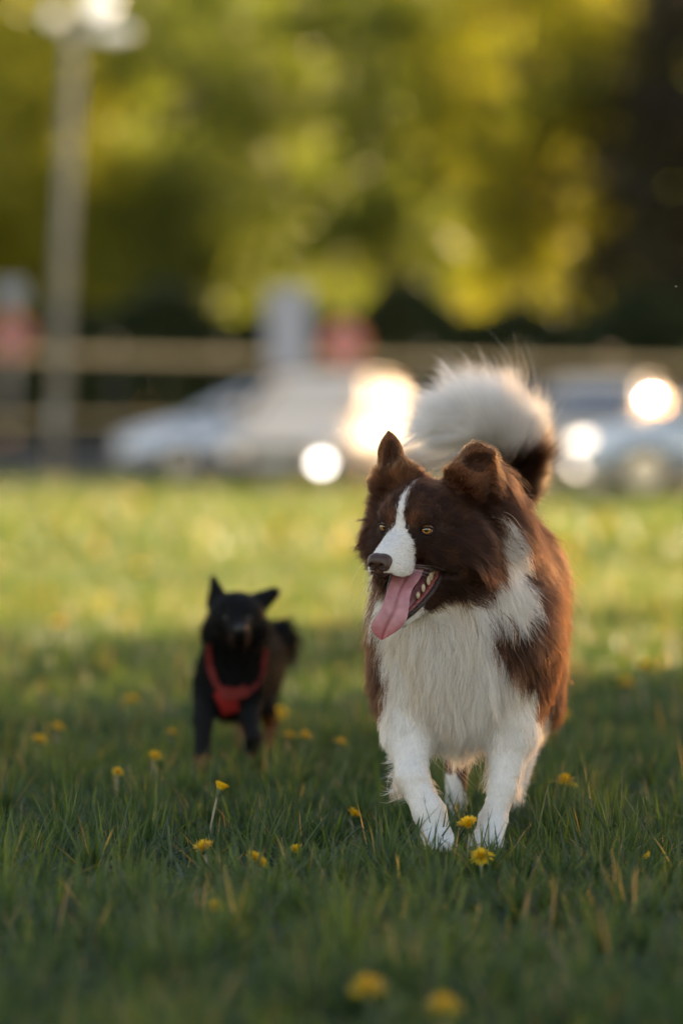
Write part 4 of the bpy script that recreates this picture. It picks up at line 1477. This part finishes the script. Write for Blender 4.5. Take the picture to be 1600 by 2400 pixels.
    S_ = grow(P, N_, flow, L, lift, g, steps=5, clump_n=3000, clump=0.5, frizz=0.15, droop=0.25)
    c = colour(P, lw) * (0.7 + 0.6 * g.random(len(P)))[:, None]
    fur_object('fur', S_, np.full(len(P), 0.00034), c, fur_mat_black, root, o0)
    # face
    eye_m = simple_mat('dark_eye', (0.02, 0.011, 0.007), rough=0.08, coat=1.0)
    nose_b = simple_mat('black_nose', (0.012, 0.011, 0.012), rough=0.35, scale=300, bump=0.3)
    mouth_b = simple_mat('dark_mouth', (0.16, 0.035, 0.035), rough=0.35, scale=120)
    for s in (-1, 1):
        MB().ball(Vector(Wb(556 + s * 23, 1449, -0.078) - o0), 0.0075, 12, 8).build('eye', eye_m, root, True)
    MB().ball(Vector(Wb(564, 1473, -0.131) - o0), (0.0115, 0.008, 0.009), 12, 8).build('nose', nose_b, root, True)
    MB().ball(Vector(Wb(563, 1500, -0.098) - o0), (0.012, 0.008, 0.0035), 10, 6).build('tongue', mouth_b, root, True)
    # harness: chest strap in a V with a plate, back strap round the ribs
    red2 = simple_mat('red_chest_plate', (0.27, 0.008, 0.006), rough=0.85, noise=0.2, scale=300)
    red = simple_mat('red_webbing', (0.15, 0.010, 0.007), rough=0.85, noise=0.2, scale=300, bump=0.3)
    hr_ = empty('harness', (0, 0, 0))
    hr_.parent = root
    pr_all = [p for p in P_ if p.label in ('trunk', 'neck', 'leg')]

    def on_skin(px, py, lift_=0.012):
        best = None
        for k in range(220):
            p = W(px, py, YB - 0.25 + k * 0.003)
            d = min(float(q.sd(p[None])[0]) for q in pr_all)
            if best is None or d < best[0]:
                best = (d, p)
            if d < lift_:
                return p
        return best[1]

    def strap(name, pts, w):
        pts = [Vector(p - o0) for p in pts]
        m = MB()
        vs_, fs = [], []
        for i, p in enumerate(pts):
            tg_ = (pts[min(i + 1, len(pts) - 1)] - pts[max(i - 1, 0)]).normalized()
            side = tg_.cross(Vector((0, 1, 0))).normalized()
            for a, b in ((-w, -0.0015), (w, -0.0015), (w, 0.003), (-w, 0.003)):
                vs_.append(p + side * a + Vector((0, b, 0)))
        for i in range(len(pts) - 1):
            for k in range(4):
                k2 = (k + 1) % 4
                fs.append((i * 4 + k, i * 4 + k2, (i + 1) * 4 + k2, (i + 1) * 4 + k))
        fs += [(0, 1, 2, 3), tuple((len(pts) - 1) * 4 + k for k in (3, 2, 1, 0))]
        m.add(vs_, fs)
        return m.build(name, red2 if w > 0.015 else red, root)
    strap('harness_strap', [on_skin(x, y) for x, y in ((490, 1510), (489, 1535), (492, 1560), (500, 1588), (512, 1612), (524, 1632))], 0.0068)
    strap('harness_strap', [on_skin(x, y) for x, y in ((624, 1520), (620, 1550), (616, 1575), (606, 1598), (588, 1616), (562, 1630), (540, 1640))], 0.0060)
    strap('chest_plate', [on_skin(x, y, 0.014) for x, y in ((520, 1618), (528, 1634), (536, 1652), (542, 1672))], 0.019)
    strap('chest_plate', [on_skin(x, y, 0.015) for x, y in ((516, 1622), (535, 1626), (555, 1626), (580, 1618))], 0.012)
    bpy.data.objects.remove(hr_)
    return root


t = NT('black_fur')
at = t.n('ShaderNodeAttribute', attribute_name='coat')
p_ = t.n('ShaderNodeBsdfPrincipled')
p_.inputs['Roughness'].default_value = 0.5
p_.inputs['Specular IOR Level'].default_value = 0.12
t.l(at.outputs['Color'], p_.inputs['Base Color'])
fur_mat_black = t.surf(p_.outputs[0])
black_dog()

# ------------------------------------------------------------------ dandelions
pet_m = simple_mat('dandelion_petal', (0.80, 0.42, 0.008), rough=0.6, noise=0.2, scale=120)
t = NT('petal')
p_ = t.n('ShaderNodeBsdfPrincipled')
p_.inputs['Roughness'].default_value = 0.55
tr = t.n('ShaderNodeBsdfTranslucent')
at = t.n('ShaderNodeAttribute', attribute_name='tone')
r_ = t.n('ShaderNodeValToRGB')
r_.color_ramp.elements[0].color = (0.74, 0.43, 0.005, 1)
r_.color_ramp.elements[1].color = (0.86, 0.62, 0.012, 1)
m_ = t.n('ShaderNodeMixShader')
m_.inputs[0].default_value = 0.35
t.l(at.outputs['Fac'], r_.inputs['Fac']).l(r_.outputs[0], p_.inputs['Base Color']).l(r_.outputs[0], tr.inputs['Color'])
t.l(p_.outputs[0], m_.inputs[1]).l(tr.outputs[0], m_.inputs[2])
petal_m = t.surf(m_.outputs[0])
bract_m = simple_mat('dandelion_bract', (0.085, 0.110, 0.045), rough=0.7, scale=200)
stem_m = simple_mat('dandelion_stem', (0.26, 0.235, 0.150), rough=0.6, scale=150)


def petals_mesh(openness, seed, n=120, size=1.0):
    """Ray florets as narrow notched strips; openness 0 shut brush, 1 flat disc."""
    g = np.random.default_rng(seed)
    V, F_, T_ = [], [], []
    for i in range(n):
        ringp = g.random() ** 0.6
        an = g.random() * 2 * math.pi
        spread = (0.12 + openness * 1.35) * ringp
        Lp = (0.0135 + 0.006 * ringp * openness) * size * (0.85 + 0.3 * g.random())
        w = 0.00078 * size * (0.8 + 0.5 * g.random())
        d0 = Vector((math.cos(an), math.sin(an), 0))
        side = Vector((-math.sin(an), math.cos(an), 0))
        p = d0 * 0.0028 * size * ringp
        b = len(V)
        for k, tt in enumerate((0, 0.35, 0.7, 1.0)):
            a = spread * (0.6 + 0.6 * tt)
            q = p + (d0 * math.sin(a) + Vector((0, 0, 1)) * math.cos(a)) * Lp * tt
            ww = w * (0.7, 1.0, 1.1, 0.9)[k]
            V += [tuple(q - side * ww), tuple(q + side * ww)]
        for k in range(3):
            F_.append((b + 2 * k, b + 2 * k + 1, b + 2 * k + 3, b + 2 * k + 2))
            T_.append(g.random() * 0.6 + 0.4 * ringp)
    return V, F_, T_


_cache = {}


def dandelion(px, py, h, Y, openness, tilt, tilt_az, size, label, group='dandelions in the grass', stem_lean=0.0, up=0.0):
    if Y > 6.9 and size <= 1.3:
        Y = 0.625 * 9000.0 / (py - HORIZON)
    c = W(px, py, Y)
    hgt = max(c[2], 0.02)
    o = empty('dandelion', (c[0] - stem_lean, Y, -0.01), label, 'flower', group)
    head = Vector((stem_lean, 0, hgt + 0.01 - 0.006))
    rot = Matrix.Rotation(tilt_az, 3, 'Z') @ Matrix.Rotation(tilt, 3, 'Y')
    key = (round(openness, 1), int(size * 10))
    if key not in _cache:
        V, F_, T_ = petals_mesh(openness, int(px) % 97, size=size)
        ob = mesh_from('petals', V, np.array(F_), petal_m, o, False, {'tone': ('FACE', T_)}, kind='stuff')
        _cache[key] = ob.data
    else:
        ob = bpy.data.objects.new('petals', _cache[key])
        ob['kind'] = 'stuff'
        link(ob, o)
    ob.location = head
    ob.rotation_euler = rot.to_euler()
    m = MB()
    for k in range(12):
        an = k * math.pi / 6
        d0 = Vector((math.cos(an), math.sin(an), 0))
        s_ = Vector((-math.sin(an), math.cos(an), 0)) * 0.0016 * size
        a0 = rot @ (d0 * 0.0015 * size + Vector((0, 0, -0.007 * size)))
        a1 = rot @ (d0 * 0.0042 * size + Vector((0, 0, 0.001)))
        a2 = rot @ (d0 * 0.0050 * size + Vector((0, 0, 0.007 * size)))
        a3 = rot @ (d0 * 0.0075 * size + Vector((0, 0, -0.012 * size)))
        rs = rot @ s_
        m.add([head + a0 - rs, head + a0 + rs, head + a1 + rs, head + a1 - rs, head + a2], [(0, 1, 2, 3), (3, 2, 4)])
        if k % 2:
            m.add([head + a0 - rs * 0.8, head + a0 + rs * 0.8, head + a3], [(0, 1, 2)])
    m.build('bract', bract_m, o)
    base = Vector((0, 0, 0))
    hb = head + rot @ Vector((0, 0, -0.006 * size))
    mid = base.lerp(hb, 0.55) + Vector((0.003 * math.sin(px), 0.002, 0))
    MB().tube([base, mid, hb], [0.0021, 0.0018, 0.0019], 8).build('stem', stem_m, o, True)
    return o


FL = [  # px, py, distance, openness, tilt, tilt azimuth, size, label
    (513, 1848, 6.42, 0.28, 0.42, 0.3, 1.15, 'tall half-closed dandelion on a pale stem in the open grass below the black dog', 0.020),
    (479, 1984, 6.10, 0.6, 0.5, -2.2, 1.0, 'round open dandelion at the foot of the tall half-closed one', 0),
    (588, 2008, 6.02, 0.4, 0.7, -1.0, 0.95, 'larger of two orange dandelions side by side right of the round open one', 0),
    (607, 2018, 5.98, 0.45, 0.9, -0.6, 0.8, 'smaller, lower of two orange dandelions side by side', 0),
    (695, 1992, 6.22, 0.4, -0.35, 0.4, 0.9, 'half-open dandelion with spiky petals between the orange pair and the collie', 0),
    (825, 1906, 6.75, 0.5, 0.6, -0.3, 0.95, 'small dandelion just left of the collie lifted paw', 0),
    (1098, 1934, 6.20, 0.42, -0.45, 0.9, 1.2, 'yellow dandelion with striped petals between the front paws of the collie', 0),
    (1128, 2003, 6.08, 0.8, 0.7, -1.6, 0.95, 'bright dandelion low in the grass below the collie planted paw', 0),
    (1313, 1672, 8.25, 0.9, 0.3, -1.5, 1.2, 'blurred dandelion beside the collie flank', 0),
    (1322, 1829, 7.10, 1.0, 0.15, 0, 1.25, 'blurred flat dandelion right of the collie hind leg', 0),
    (862, 2309, 4.56, 1.0, 0.12, -1.57, 1.15, 'large blurred dandelion near the bottom edge under the collie lifted paw', 0),
    (1040, 2349, 4.44, 1.0, 0.10, -1.4, 1.05, 'second large blurred dandelion lowest in the picture', 0),
    (505, 2127, 5.55, 0.7, 0.8, -1.0, 0.8, 'pale small dandelion in the blurred grass under the tall one', 0),
    (652, 1668, 8.15, 0.9, 0.5, -1.5, 1.15, 'large orange dandelion beside the black dog hind leg', 0),
    (677, 1720, 7.80, 0.9, 0.3, 0, 0.85, 'left of two blurred dandelions right of the black dog', 0),
    (714, 1722, 7.75, 0.9, 0.3, 0, 0.95, 'right, brighter one of two blurred dandelions right of the black dog', 0),
    (797, 1736, 7.65, 0.9, 0.3, 0, 0.8, 'lone blurred dandelion midway between the black dog and the collie', 0),
    (402, 1714, 7.80, 0.9, 0.3, 0, 0.85, 'faint blurred dandelion just left of the black dog front leg', 0),
    (363, 1768, 7.35, 0.8, 0.5, -1.0, 0.75, 'small orange dandelion left of and below the black dog', 0),
    (276, 1804, 7.10, 0.8, 0.6, -1.0, 0.6, 'smallest orange dandelion in the grass left of the tall one', 0),
    (135, 1702, 8.00, 0.9, 0.3, 0, 1.0, 'blurred dandelion in the grass near the left edge, the higher of two', 0),
    (91, 1733, 7.55, 0.7, 0.5, -0.8, 1.0, 'dandelion on a leaning stem near the left edge, the lower of two', 0),
    (310, 1638, 8.60, 0.9, 0.2, 0, 1.1, 'faint large dandelion far back, left of the black dog chest', 0),
    (1520, 2010, 6.20, 0.4, 0.8, 2.5, 0.7, 'withered orange dandelion in the dark grass by the right edge', 0),
    (1508, 1560, 9.60, 0.9, 0.2, 0, 1.5, 'faint dandelion far back right of the collie, the higher of two', 0),
    (1465, 1600, 9.20, 0.9, 0.2, 0, 1.3, 'faint dandelion far back right of the collie, the lower of two', 0),
]
for px_, py_, Y_, op_, ti_, az_, sz_, lb_, ln_ in FL:
    dandelion(px_, py_, 0, Y_, op_, ti_, az_, sz_, lb_, stem_lean=ln_)
# lit dandelions far back in the sunny grass
for px_, py_, lb_ in (
        (42, 1235, 'far blurred dandelion in the sunny grass nearest the left edge, under the street lamp'),
        (112, 1228, 'far blurred dandelion in the sunny grass straight below the foot of the street lamp'),
        (160, 1248, 'far blurred dandelion in the sunny grass just right of the street lamp foot'),
        (232, 1242, 'far blurred dandelion in the sunny grass between the street lamp and the silver car'),
        (298, 1236, 'far blurred dandelion in the sunny grass below the nose of the silver car'),
        (405, 1230, 'far blurred dandelion in the sunny grass below the door of the silver car'),
        (690, 1225, 'far blurred dandelion in the sunny grass below the lit lamp of the cream car'),
        (1430, 1240, 'far blurred dandelion in the sunny grass right of the collie, below the pale car front'),
        (1560, 1225, 'far blurred dandelion in the sunny grass nearest the right edge'),
        (1500, 1300, 'dandelion a little nearer than the far ones in the grass at the right edge'),
        (330, 1330, 'dandelion alone in the sunlit band of grass left of the black dog ears'),
        (140, 1460, 'dandelion alone in the middle grass near the left edge, level with the black dog head')):
    dandelion(px_, py_, 0, (CAM_H - 0.11) * 9000 / (py_ - HORIZON), 1.0, 0.2, 0, 1.5, lb_, group='distant dandelions in the sunny grass')

# ------------------------------------------------------------------ cars
tyre_m = simple_mat('tyre_rubber', (0.02, 0.02, 0.02), rough=0.85, scale=30)
rim_m = simple_mat('alloy', (0.55, 0.55, 0.57), rough=0.25, metal=1.0, scale=20)
glass_m = simple_mat('car_glass', (0.018, 0.026, 0.032), rough=0.04, coat=1.0, noise=0.05, spec=0.9)
trim_m = simple_mat('black_trim', (0.02, 0.02, 0.022), rough=0.5, scale=30)
plate_m = simple_mat('number_plate_white', (0.65, 0.65, 0.62), rough=0.4, scale=30)
lamp_off = simple_mat('headlight_glass', (0.55, 0.56, 0.60), rough=0.05, coat=1.0, scale=60)
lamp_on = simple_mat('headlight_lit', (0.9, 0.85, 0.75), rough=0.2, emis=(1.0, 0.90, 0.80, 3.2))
glint_lamp = simple_mat('lamp_sun_glint', (0.9, 0.85, 0.75), rough=0.2, emis=(1.0, 0.80, 0.62, 1.25))  # emission on the pale car's lamps stands for sun glints
tail_m = simple_mat('tail_light_red', (0.35, 0.01, 0.01), rough=0.1, coat=1.0, scale=60)
chrome_m = simple_mat('chrome', (0.8, 0.8, 0.82), rough=0.08, metal=1.0, noise=0.02)


glare_m = simple_mat('glass_glare_tint', (0.75, 0.62, 0.50), rough=0.6, metal=0.0, spec=0.2, noise=0.1)  # pale cream on the glass stands for its bright reflection


def section(xc, z0, z1, hw, n=20, p=3.2, tumble=0.0):
    pts = []
    zc, hz = (z0 + z1) / 2, (z1 - z0) / 2
    for k in range(n):
        a = 2 * math.pi * k / n
        c, s = math.cos(a), math.sin(a)
        y = hw * math.copysign(abs(c) ** (2 / p), c)
        z = zc + hz * math.copysign(abs(s) ** (2 / p), s)
        y *= 1 - tumble * max(0, (z - z0) / (z1 - z0 + 1e-6)) ** 1.5
        pts.append((xc, y, z))
    return pts


def loft(stations, n=20, p=3.2, tumble=0.0):
    m = MB()
    V = []
    for st in stations:
        V += section(*st, n=n, p=p, tumble=tumble)
    F_ = []
    for i in range(len(stations) - 1):
        for k in range(n):
            k2 = (k + 1) % n
            F_.append((i * n + k, i * n + k2, (i + 1) * n + k2, (i + 1) * n + k))
    F_.append(tuple(range(n - 1, -1, -1)))
    F_.append(tuple((len(stations) - 1) * n + k for k in range(n)))
    return m.add(V, F_)


def make_car(name, loc, heading, paint, label, hgt=1.45, lit=(), length=4.3, glass=None, lamp=None):
    """x is forward, the wheels stand on z = 0."""
    k = length / 4.3
    kz = hgt / 1.45
    o = empty(name, loc, label, 'car', 'cars parked along the far edge of the field', heading)
    st = [(-2.15, 0.42, 0.72, 0.55), (-2.10, 0.30, 0.95, 0.74), (-1.9, 0.24, 1.00, 0.84), (-1.2, 0.20, 0.99, 0.88), (0, 0.19, 0.96, 0.89),
          (0.9, 0.20, 0.95, 0.88), (1.45, 0.21, 0.88, 0.86), (1.85, 0.23, 0.78, 0.80), (2.08, 0.28, 0.68, 0.70), (2.15, 0.38, 0.60, 0.52)]
    st = [(a * k, b, c * kz, d) for a, b, c, d in st]
    loft(st).build('body', paint, o, True)
    gs = [(-1.98, 0.90, 0.99, 0.66), (-1.65, 0.88, 1.24, 0.72), (-1.25, 0.88, 1.385, 0.745), (-0.6, 0.88, 1.44, 0.755), (0.0, 0.88, 1.43, 0.75),
          (0.40, 0.88, 1.33, 0.74), (0.80, 0.88, 1.13, 0.72), (1.18, 0.86, 0.95, 0.68)]
    gs = [(a * k, b * kz, c * kz, d) for a, b, c, d in gs]
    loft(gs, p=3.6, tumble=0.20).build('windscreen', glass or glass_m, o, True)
    rs = [(-1.62, 1.205, 1.262, 0.585), (-1.25, 1.34, 1.405, 0.605), (-0.6, 1.395, 1.462, 0.615), (0.0, 1.38, 1.452, 0.61), (0.34, 1.30, 1.365, 0.60)]
    rs = [(a * k, b * kz, c * kz, d) for a, b, c, d in rs]
    loft(rs, p=3.0).build('roof', paint, o, True)
    for s in (-1, 1):
        for (x0, z0, x1, z1) in ((1.15, 0.93, 0.32, 1.355), (-0.25, 0.93, -0.30, 1.40), (-1.85, 0.93, -1.55, 1.25)):
            MB().tube([(x0 * k, s * 0.715, z0 * kz), ((x0 + x1) / 2 * k, s * 0.69, (z0 + z1) / 2 * kz), (x1 * k, s * 0.605, z1 * kz)], [0.045] * 3, 6).build('pillar', paint, o, True)
        for xw in (1.32, -1.28):
            ty = MB().tube([(xw * k, s * 0.70, 0.315), (xw * k, s * 0.885, 0.315)], 0.315, 24).build('tyre', tyre_m, o, True)
            r = MB().tube([(xw * k, s * 0.86, 0.315), (xw * k, s * 0.898, 0.315)], 0.195, 18)
            r.build('rim', rim_m, ty, False)
        hl = (lamp or glint_lamp) if (s, 'head') in lit else lamp_off
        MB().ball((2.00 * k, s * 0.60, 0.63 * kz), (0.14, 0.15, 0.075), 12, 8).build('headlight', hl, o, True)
        fl = (lamp or glint_lamp) if (s, 'fog') in lit else lamp_off
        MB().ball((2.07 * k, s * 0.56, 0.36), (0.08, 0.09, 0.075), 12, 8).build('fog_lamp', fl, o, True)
        MB().ball((-2.06 * k, s * 0.64, 0.82 * kz), (0.07, 0.12, 0.09), 10, 6).build('tail_light', tail_m, o, True)
        MB().ball((0.85 * k, s * 0.98, 1.0 * kz), (0.09, 0.12, 0.075), 10, 6).build('wing_mirror', paint, o, True)
        MB().box((0.15 * k, s * 0.895, 0.78 * kz), (0.16, 0.02, 0.03)).build('door_handle', chrome_m, o)
        MB().box((-0.85 * k, s * 0.895, 0.80 * kz), (0.16, 0.02, 0.03)).build('door_handle', chrome_m, o)
    MB().box((2.145 * k, 0, 0.50), (0.03, 0.9, 0.14)).build('grille', trim_m, o)
    MB().box((2.165 * k, 0, 0.40), (0.02, 0.50, 0.11)).build('number_plate', plate_m, o)
    MB().box((-2.16 * k, 0, 0.62), (0.02, 0.50, 0.11)).build('number_plate', plate_m, o)
    return o


silver = simple_mat('silver_paint', (0.62, 0.64, 0.70), rough=0.28, metal=0.35, coat=1.0, noise=0.04)
cream = simple_mat('cream_white_paint', (0.88, 0.72, 0.58), rough=0.6, spec=0.12, noise=0.03)
beige = simple_mat('beige_paint', (0.62, 0.54, 0.44), rough=0.6, spec=0.2, noise=0.04)
bluegrey = simple_mat('blue_grey_paint', (0.16, 0.21, 0.27), rough=0.3, metal=0.3, coat=1.0, noise=0.04)
whitep = simple_mat('white_paint', (0.66, 0.70, 0.76), rough=0.28, coat=1.0, noise=0.03)
PI = math.pi
make_car('silver_car', ((640 - 800) / 158.0, 57.2, 0.0), PI + 0.10, silver, 'silver hatchback seen side-on behind the lit cream car', 1.50, length=4.7)
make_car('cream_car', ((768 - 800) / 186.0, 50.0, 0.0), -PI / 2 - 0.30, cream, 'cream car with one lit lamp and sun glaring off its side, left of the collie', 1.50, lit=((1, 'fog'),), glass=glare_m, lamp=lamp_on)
make_car('grey_car', ((1260 - 800) / 170.0, 55.5, 0.0), PI - 0.05, bluegrey, 'blue-grey car behind the white tail of the collie', 1.46)
make_car('glint_car', ((1440 - 800) / 175.0, 54.0, 0.0), -PI / 2 - 0.30, beige, 'added beige car making sun glints behind the pale car at the right edge', 1.50)  # extra car put in to give sun glints above the pale hood
make_car('white_car', (4.75, 43.0, 0.0), PI - 0.12, whitep, 'pale car at the right edge with lamps glowing as sun glints beside the tail', 1.45, lit=((1, 'fog'), (1, 'head')))

# ------------------------------------------------------------------ timber rail fence
wood_m = simple_mat('weathered_rail', (0.52, 0.40, 0.22), rough=0.3, coat=0.6, noise=0.3, scale=9, bump=0.4)
dark_post = simple_mat('dark_post_timber', (0.05, 0.045, 0.035), rough=0.8)
plinth_m = simple_mat('dark_plinth', (0.055, 0.058, 0.066), rough=0.8, noise=0.2, scale=6)
F0, F1 = Vector((-9.0, 58.5, 0)), Vector((12.0, 79.0, 0))
fd = (F1 - F0).normalized()
flen = (F1 - F0).length
fang = math.atan2(fd.y, fd.x)
FO = (F0 + F1) / 2
fence = empty('rail_fence', tuple(FO), 'long timber rail fence on a low dark plinth behind the parked cars', 'fence', rz=fang)
nb = int(flen / 2.4)
for i in range(nb + 1):
    x = -flen / 2 + i * flen / nb
    MB().box((x, 0, 1.06), (0.07, 0.09, 2.2)).build('post', dark_post, fence)
    MB().ball((x, 0, 2.20), (0.085, 0.085, 0.06), 8, 6).build('post_cap', wood_m, fence, True)
    if i < nb:
        xm = x + flen / nb / 2
        for z in (2.02, 0.96):
            MB().box((xm, -0.09, z), (flen / nb - 0.02, 0.05, 0.12 if z > 1.5 else 0.06)).build('rail', wood_m, fence)
        MB().box((xm, 0.0, 0.30), (flen / nb - 0.14, 0.16, 0.62)).build('plinth', plinth_m, fence)

# ------------------------------------------------------------------ road signs and street lamp
steel_m = simple_mat('galvanised_steel', (0.34, 0.35, 0.37), rough=0.5, metal=0.4, scale=20)
signback_m = simple_mat('grey_sign_back', (0.30, 0.32, 0.38), rough=0.6, scale=8)
signred_m = simple_mat('sign_red', (0.62, 0.19, 0.06), rough=0.4, noise=0.05)
signblue_m = simple_mat('sign_blue', (0.06, 0.08, 0.24), rough=0.4, noise=0.05)


def disc(m, x, z, r0, r1, y, seg=32, th=0.004):
    V, F_ = [], []
    for k in range(seg):
        a = 2 * math.pi * k / seg
        for rr in (r0, r1):
            V.append((x + rr * math.cos(a), y, z + rr * math.sin(a)))
            V.append((x + rr * math.cos(a), y + th, z + rr * math.sin(a)))
    for k in range(seg):
        b, c = 4 * k, 4 * ((k + 1) % seg)
        F_ += [(b, c, c + 2, b + 2), (b + 1, b + 3, c + 3, c + 1), (b + 2, c + 2, c + 3, b + 3), (b, b + 1, c + 1, c)]
    return m.add(V, F_)


def no_parking(loc, label, z=2.0, plate=None):
    o = empty('road_sign', loc, label, 'road sign', 'round no-parking signs by the road')
    MB().tube([(0, 0.04, -0.1), (0, 0.04, z + 0.4 if plate is None else plate + 0.15)], 0.03, 10).build('post', steel_m, o, True)
    disc(MB(), 0, z, 0.001, 0.335, 0.0, th=0.003).build('sign_back', signback_m, o)
    disc(MB(), 0, z, 0.002, 0.235, -0.008).build('sign_face', signblue_m, o)
    disc(MB(), 0, z, 0.220, 0.33, -0.012).build('red_ring', signred_m, o)
    rot = Matrix.Rotation(math.radians(45), 3, 'Y')
    MB().box((0, -0.0125, z), (0.50, 0.004, 0.06), rot).build('red_slash', signred_m, o)
    rot = Matrix.Rotation(math.radians(-45), 3, 'Y')
    MB().box((0, -0.0165, z), (0.50, 0.004, 0.06), rot).build('red_slash', signred_m, o)
    if plate:
        MB().box((0, 0, plate), (0.42, 0.02, 0.30)).build('plate', signback_m, o)
    return o


no_parking(((806 - 800) / 155.0, 58.0, 0), 'round red and blue road sign above the roof of the cream car', z=2.08)
no_parking(((28 - 800) / 155.0, 58.0, 0), 'round blue and red road sign under a grey plate at the left edge', z=2.20, plate=2.86)
gs_ = empty('grey_sign', ((676 - 800) / 150.0, 60.0, 0), 'tall grey sign panel on a post behind the silver car', 'road sign')
MB().box((0, 0, 2.35), (0.66, 0.03, 1.30)).build('panel', signback_m, gs_)
MB().box((0, -0.02, 2.35), (0.70, 0.012, 0.03)).build('crossbar', steel_m, gs_)
for s in (-1, 1):
    MB().tube([(s * 0.2, 0.05, -0.1), (s * 0.2, 0.05, 2.9)], 0.03, 10).build('post', steel_m, gs_, True)

conc_m = simple_mat('lamp_post_concrete', (0.27, 0.25, 0.20), rough=0.8, scale=8, bump=0.3)
lamp_glow = simple_mat('lamp_glass', (0.9, 0.88, 0.8), rough=0.3, emis=(1.0, 0.90, 0.76, 0.13))
gap_glow = simple_mat('sky_gap_glow', (0.9, 0.88, 0.8), rough=0.3, emis=(1.0, 0.90, 0.74, 0.30))  # glow in place of a bright gap of sky
lp = empty('street_lamp', ((133 - 800) / 150.0, 60.0, 0), 'tall pale street lamp post rising at the left in front of the trees', 'street lamp')
MB().tube([(0, 0, -0.2), (0.12, 0, 3.5), (0.27, 0, 6.7)], [0.13, 0.11, 0.09], 14).build('pole', conc_m, lp, True)
MB().tube([(0.26, 0, 6.55), (0.34, 0, 6.85), (0.50, 0, 6.98), (0.72, 0, 7.0)], [0.07, 0.06, 0.05, 0.05], 10).build('arm', steel_m, lp, True)
MB().tube([(0.26, 0, 6.6), (0.18, 0, 7.0), (0.0, 0, 7.2)], [0.06, 0.05, 0.04], 10).build('arm', steel_m, lp, True)
MB().tube([(0.27, 0, 6.6), (0.45, 0, 7.1), (0.66, 0, 7.32)], [0.06, 0.05, 0.04], 10).build('arm', steel_m, lp, True)  # added arm carrying the extra glowing ball
MB().ball((0.92, 0, 6.98), (0.28, 0.14, 0.10), 14, 8).build('lamp_head', lamp_glow, lp, True)
MB().ball((-0.03, 0, 7.22), (0.13, 0.13, 0.13), 14, 8).build('lamp_head', lamp_glow, lp, True)
MB().ball((0.68, 0, 7.42), (0.26, 0.20, 0.20), 14, 8).build('lamp_head', gap_glow, lp, True)  # added glowing ball standing for the bright sky gap
MB().box((0.0, -0.20, 1.0), (0.12, 0.02, 0.4)).build('hatch', steel_m, lp)

# ------------------------------------------------------------------ a gnat in the air
gn = empty('gnat', tuple(W(1583, 672, 6.40)), 'tiny pale insect flying in front of the dark tree at the right', 'insect')
gm_ = simple_mat('gnat_body', (0.45, 0.36, 0.26), rough=0.5, scale=400)
gw_ = simple_mat('gnat_wing', (0.8, 0.74, 0.62), rough=0.3, scale=400)
MB().tube([(-0.0026, 0, 0.0002), (0, 0, 0), (0.0022, 0, -0.0003)], [0.0004, 0.0008, 0.0005], 6).build('body', gm_, gn, True)
for s in (-1, 1):
    MB().add([(0, s * 0.0004, 0.0004), (0.0012, s * 0.0022, 0.0014), (-0.0006, s * 0.0030, 0.0018), (-0.0014, s * 0.0012, 0.0010)], [(0, 1, 2, 3)]).build('wing', gw_, gn)
# ------------------------------------------------------------------ trees beside the field, out of the picture, whose shade falls across it
SH = np.array([math.sin(SUN_AZ), math.cos(SUN_AZ)])
TE = math.tan(SUN_EL)


def out_of_view(P, g):
    px_, py_ = to_px(P)
    return (px_ > 1760) | (py_ < -160)


def sun_gap(P, g):
    """A gap in the foliage: the sun reaches the collie's back, ears and tail through it."""
    t_ = (P[:, 1] - 6.75) / SH[1]
    z_at = P[:, 2] - t_ * TE
    x_at = P[:, 0] - t_ * SH[0]
    inside = (z_at > 0.22) & (z_at < 0.77) & (x_at > -0.20) & (x_at < 0.62)
    return out_of_view(P, g) & ~(inside & (g.random(len(P)) < np.where(z_at > 0.48, 0.95, 0.70)))


def up_sun(x, y, t_):
    return x + t_ * SH[0], y + t_ * SH[1]


ax_, ay_ = up_sun(-0.9, 7.2, 13.0)
tree_thing('field_tree', ax_, ay_, 6, 3.95, (4.0, 2.4, 2.3), 60000, 0.17, leaf_deep, 'low spreading tree at the side of the field shading the dogs', 51,
           n_bough=170, bough_r=0.6, keep=sun_gap, shell=0.1)
ax_, ay_ = up_sun(3.2, 6.0, 15.0)
tree_thing('field_tree', ax_, ay_, 6, 3.6, (2.6, 2.4, 2.2), 14000, 0.18, leaf_deep, 'second spreading tree beside the low one at the side of the field', 52,
           n_bough=120, bough_r=0.6, shell=0.2, keep=out_of_view)
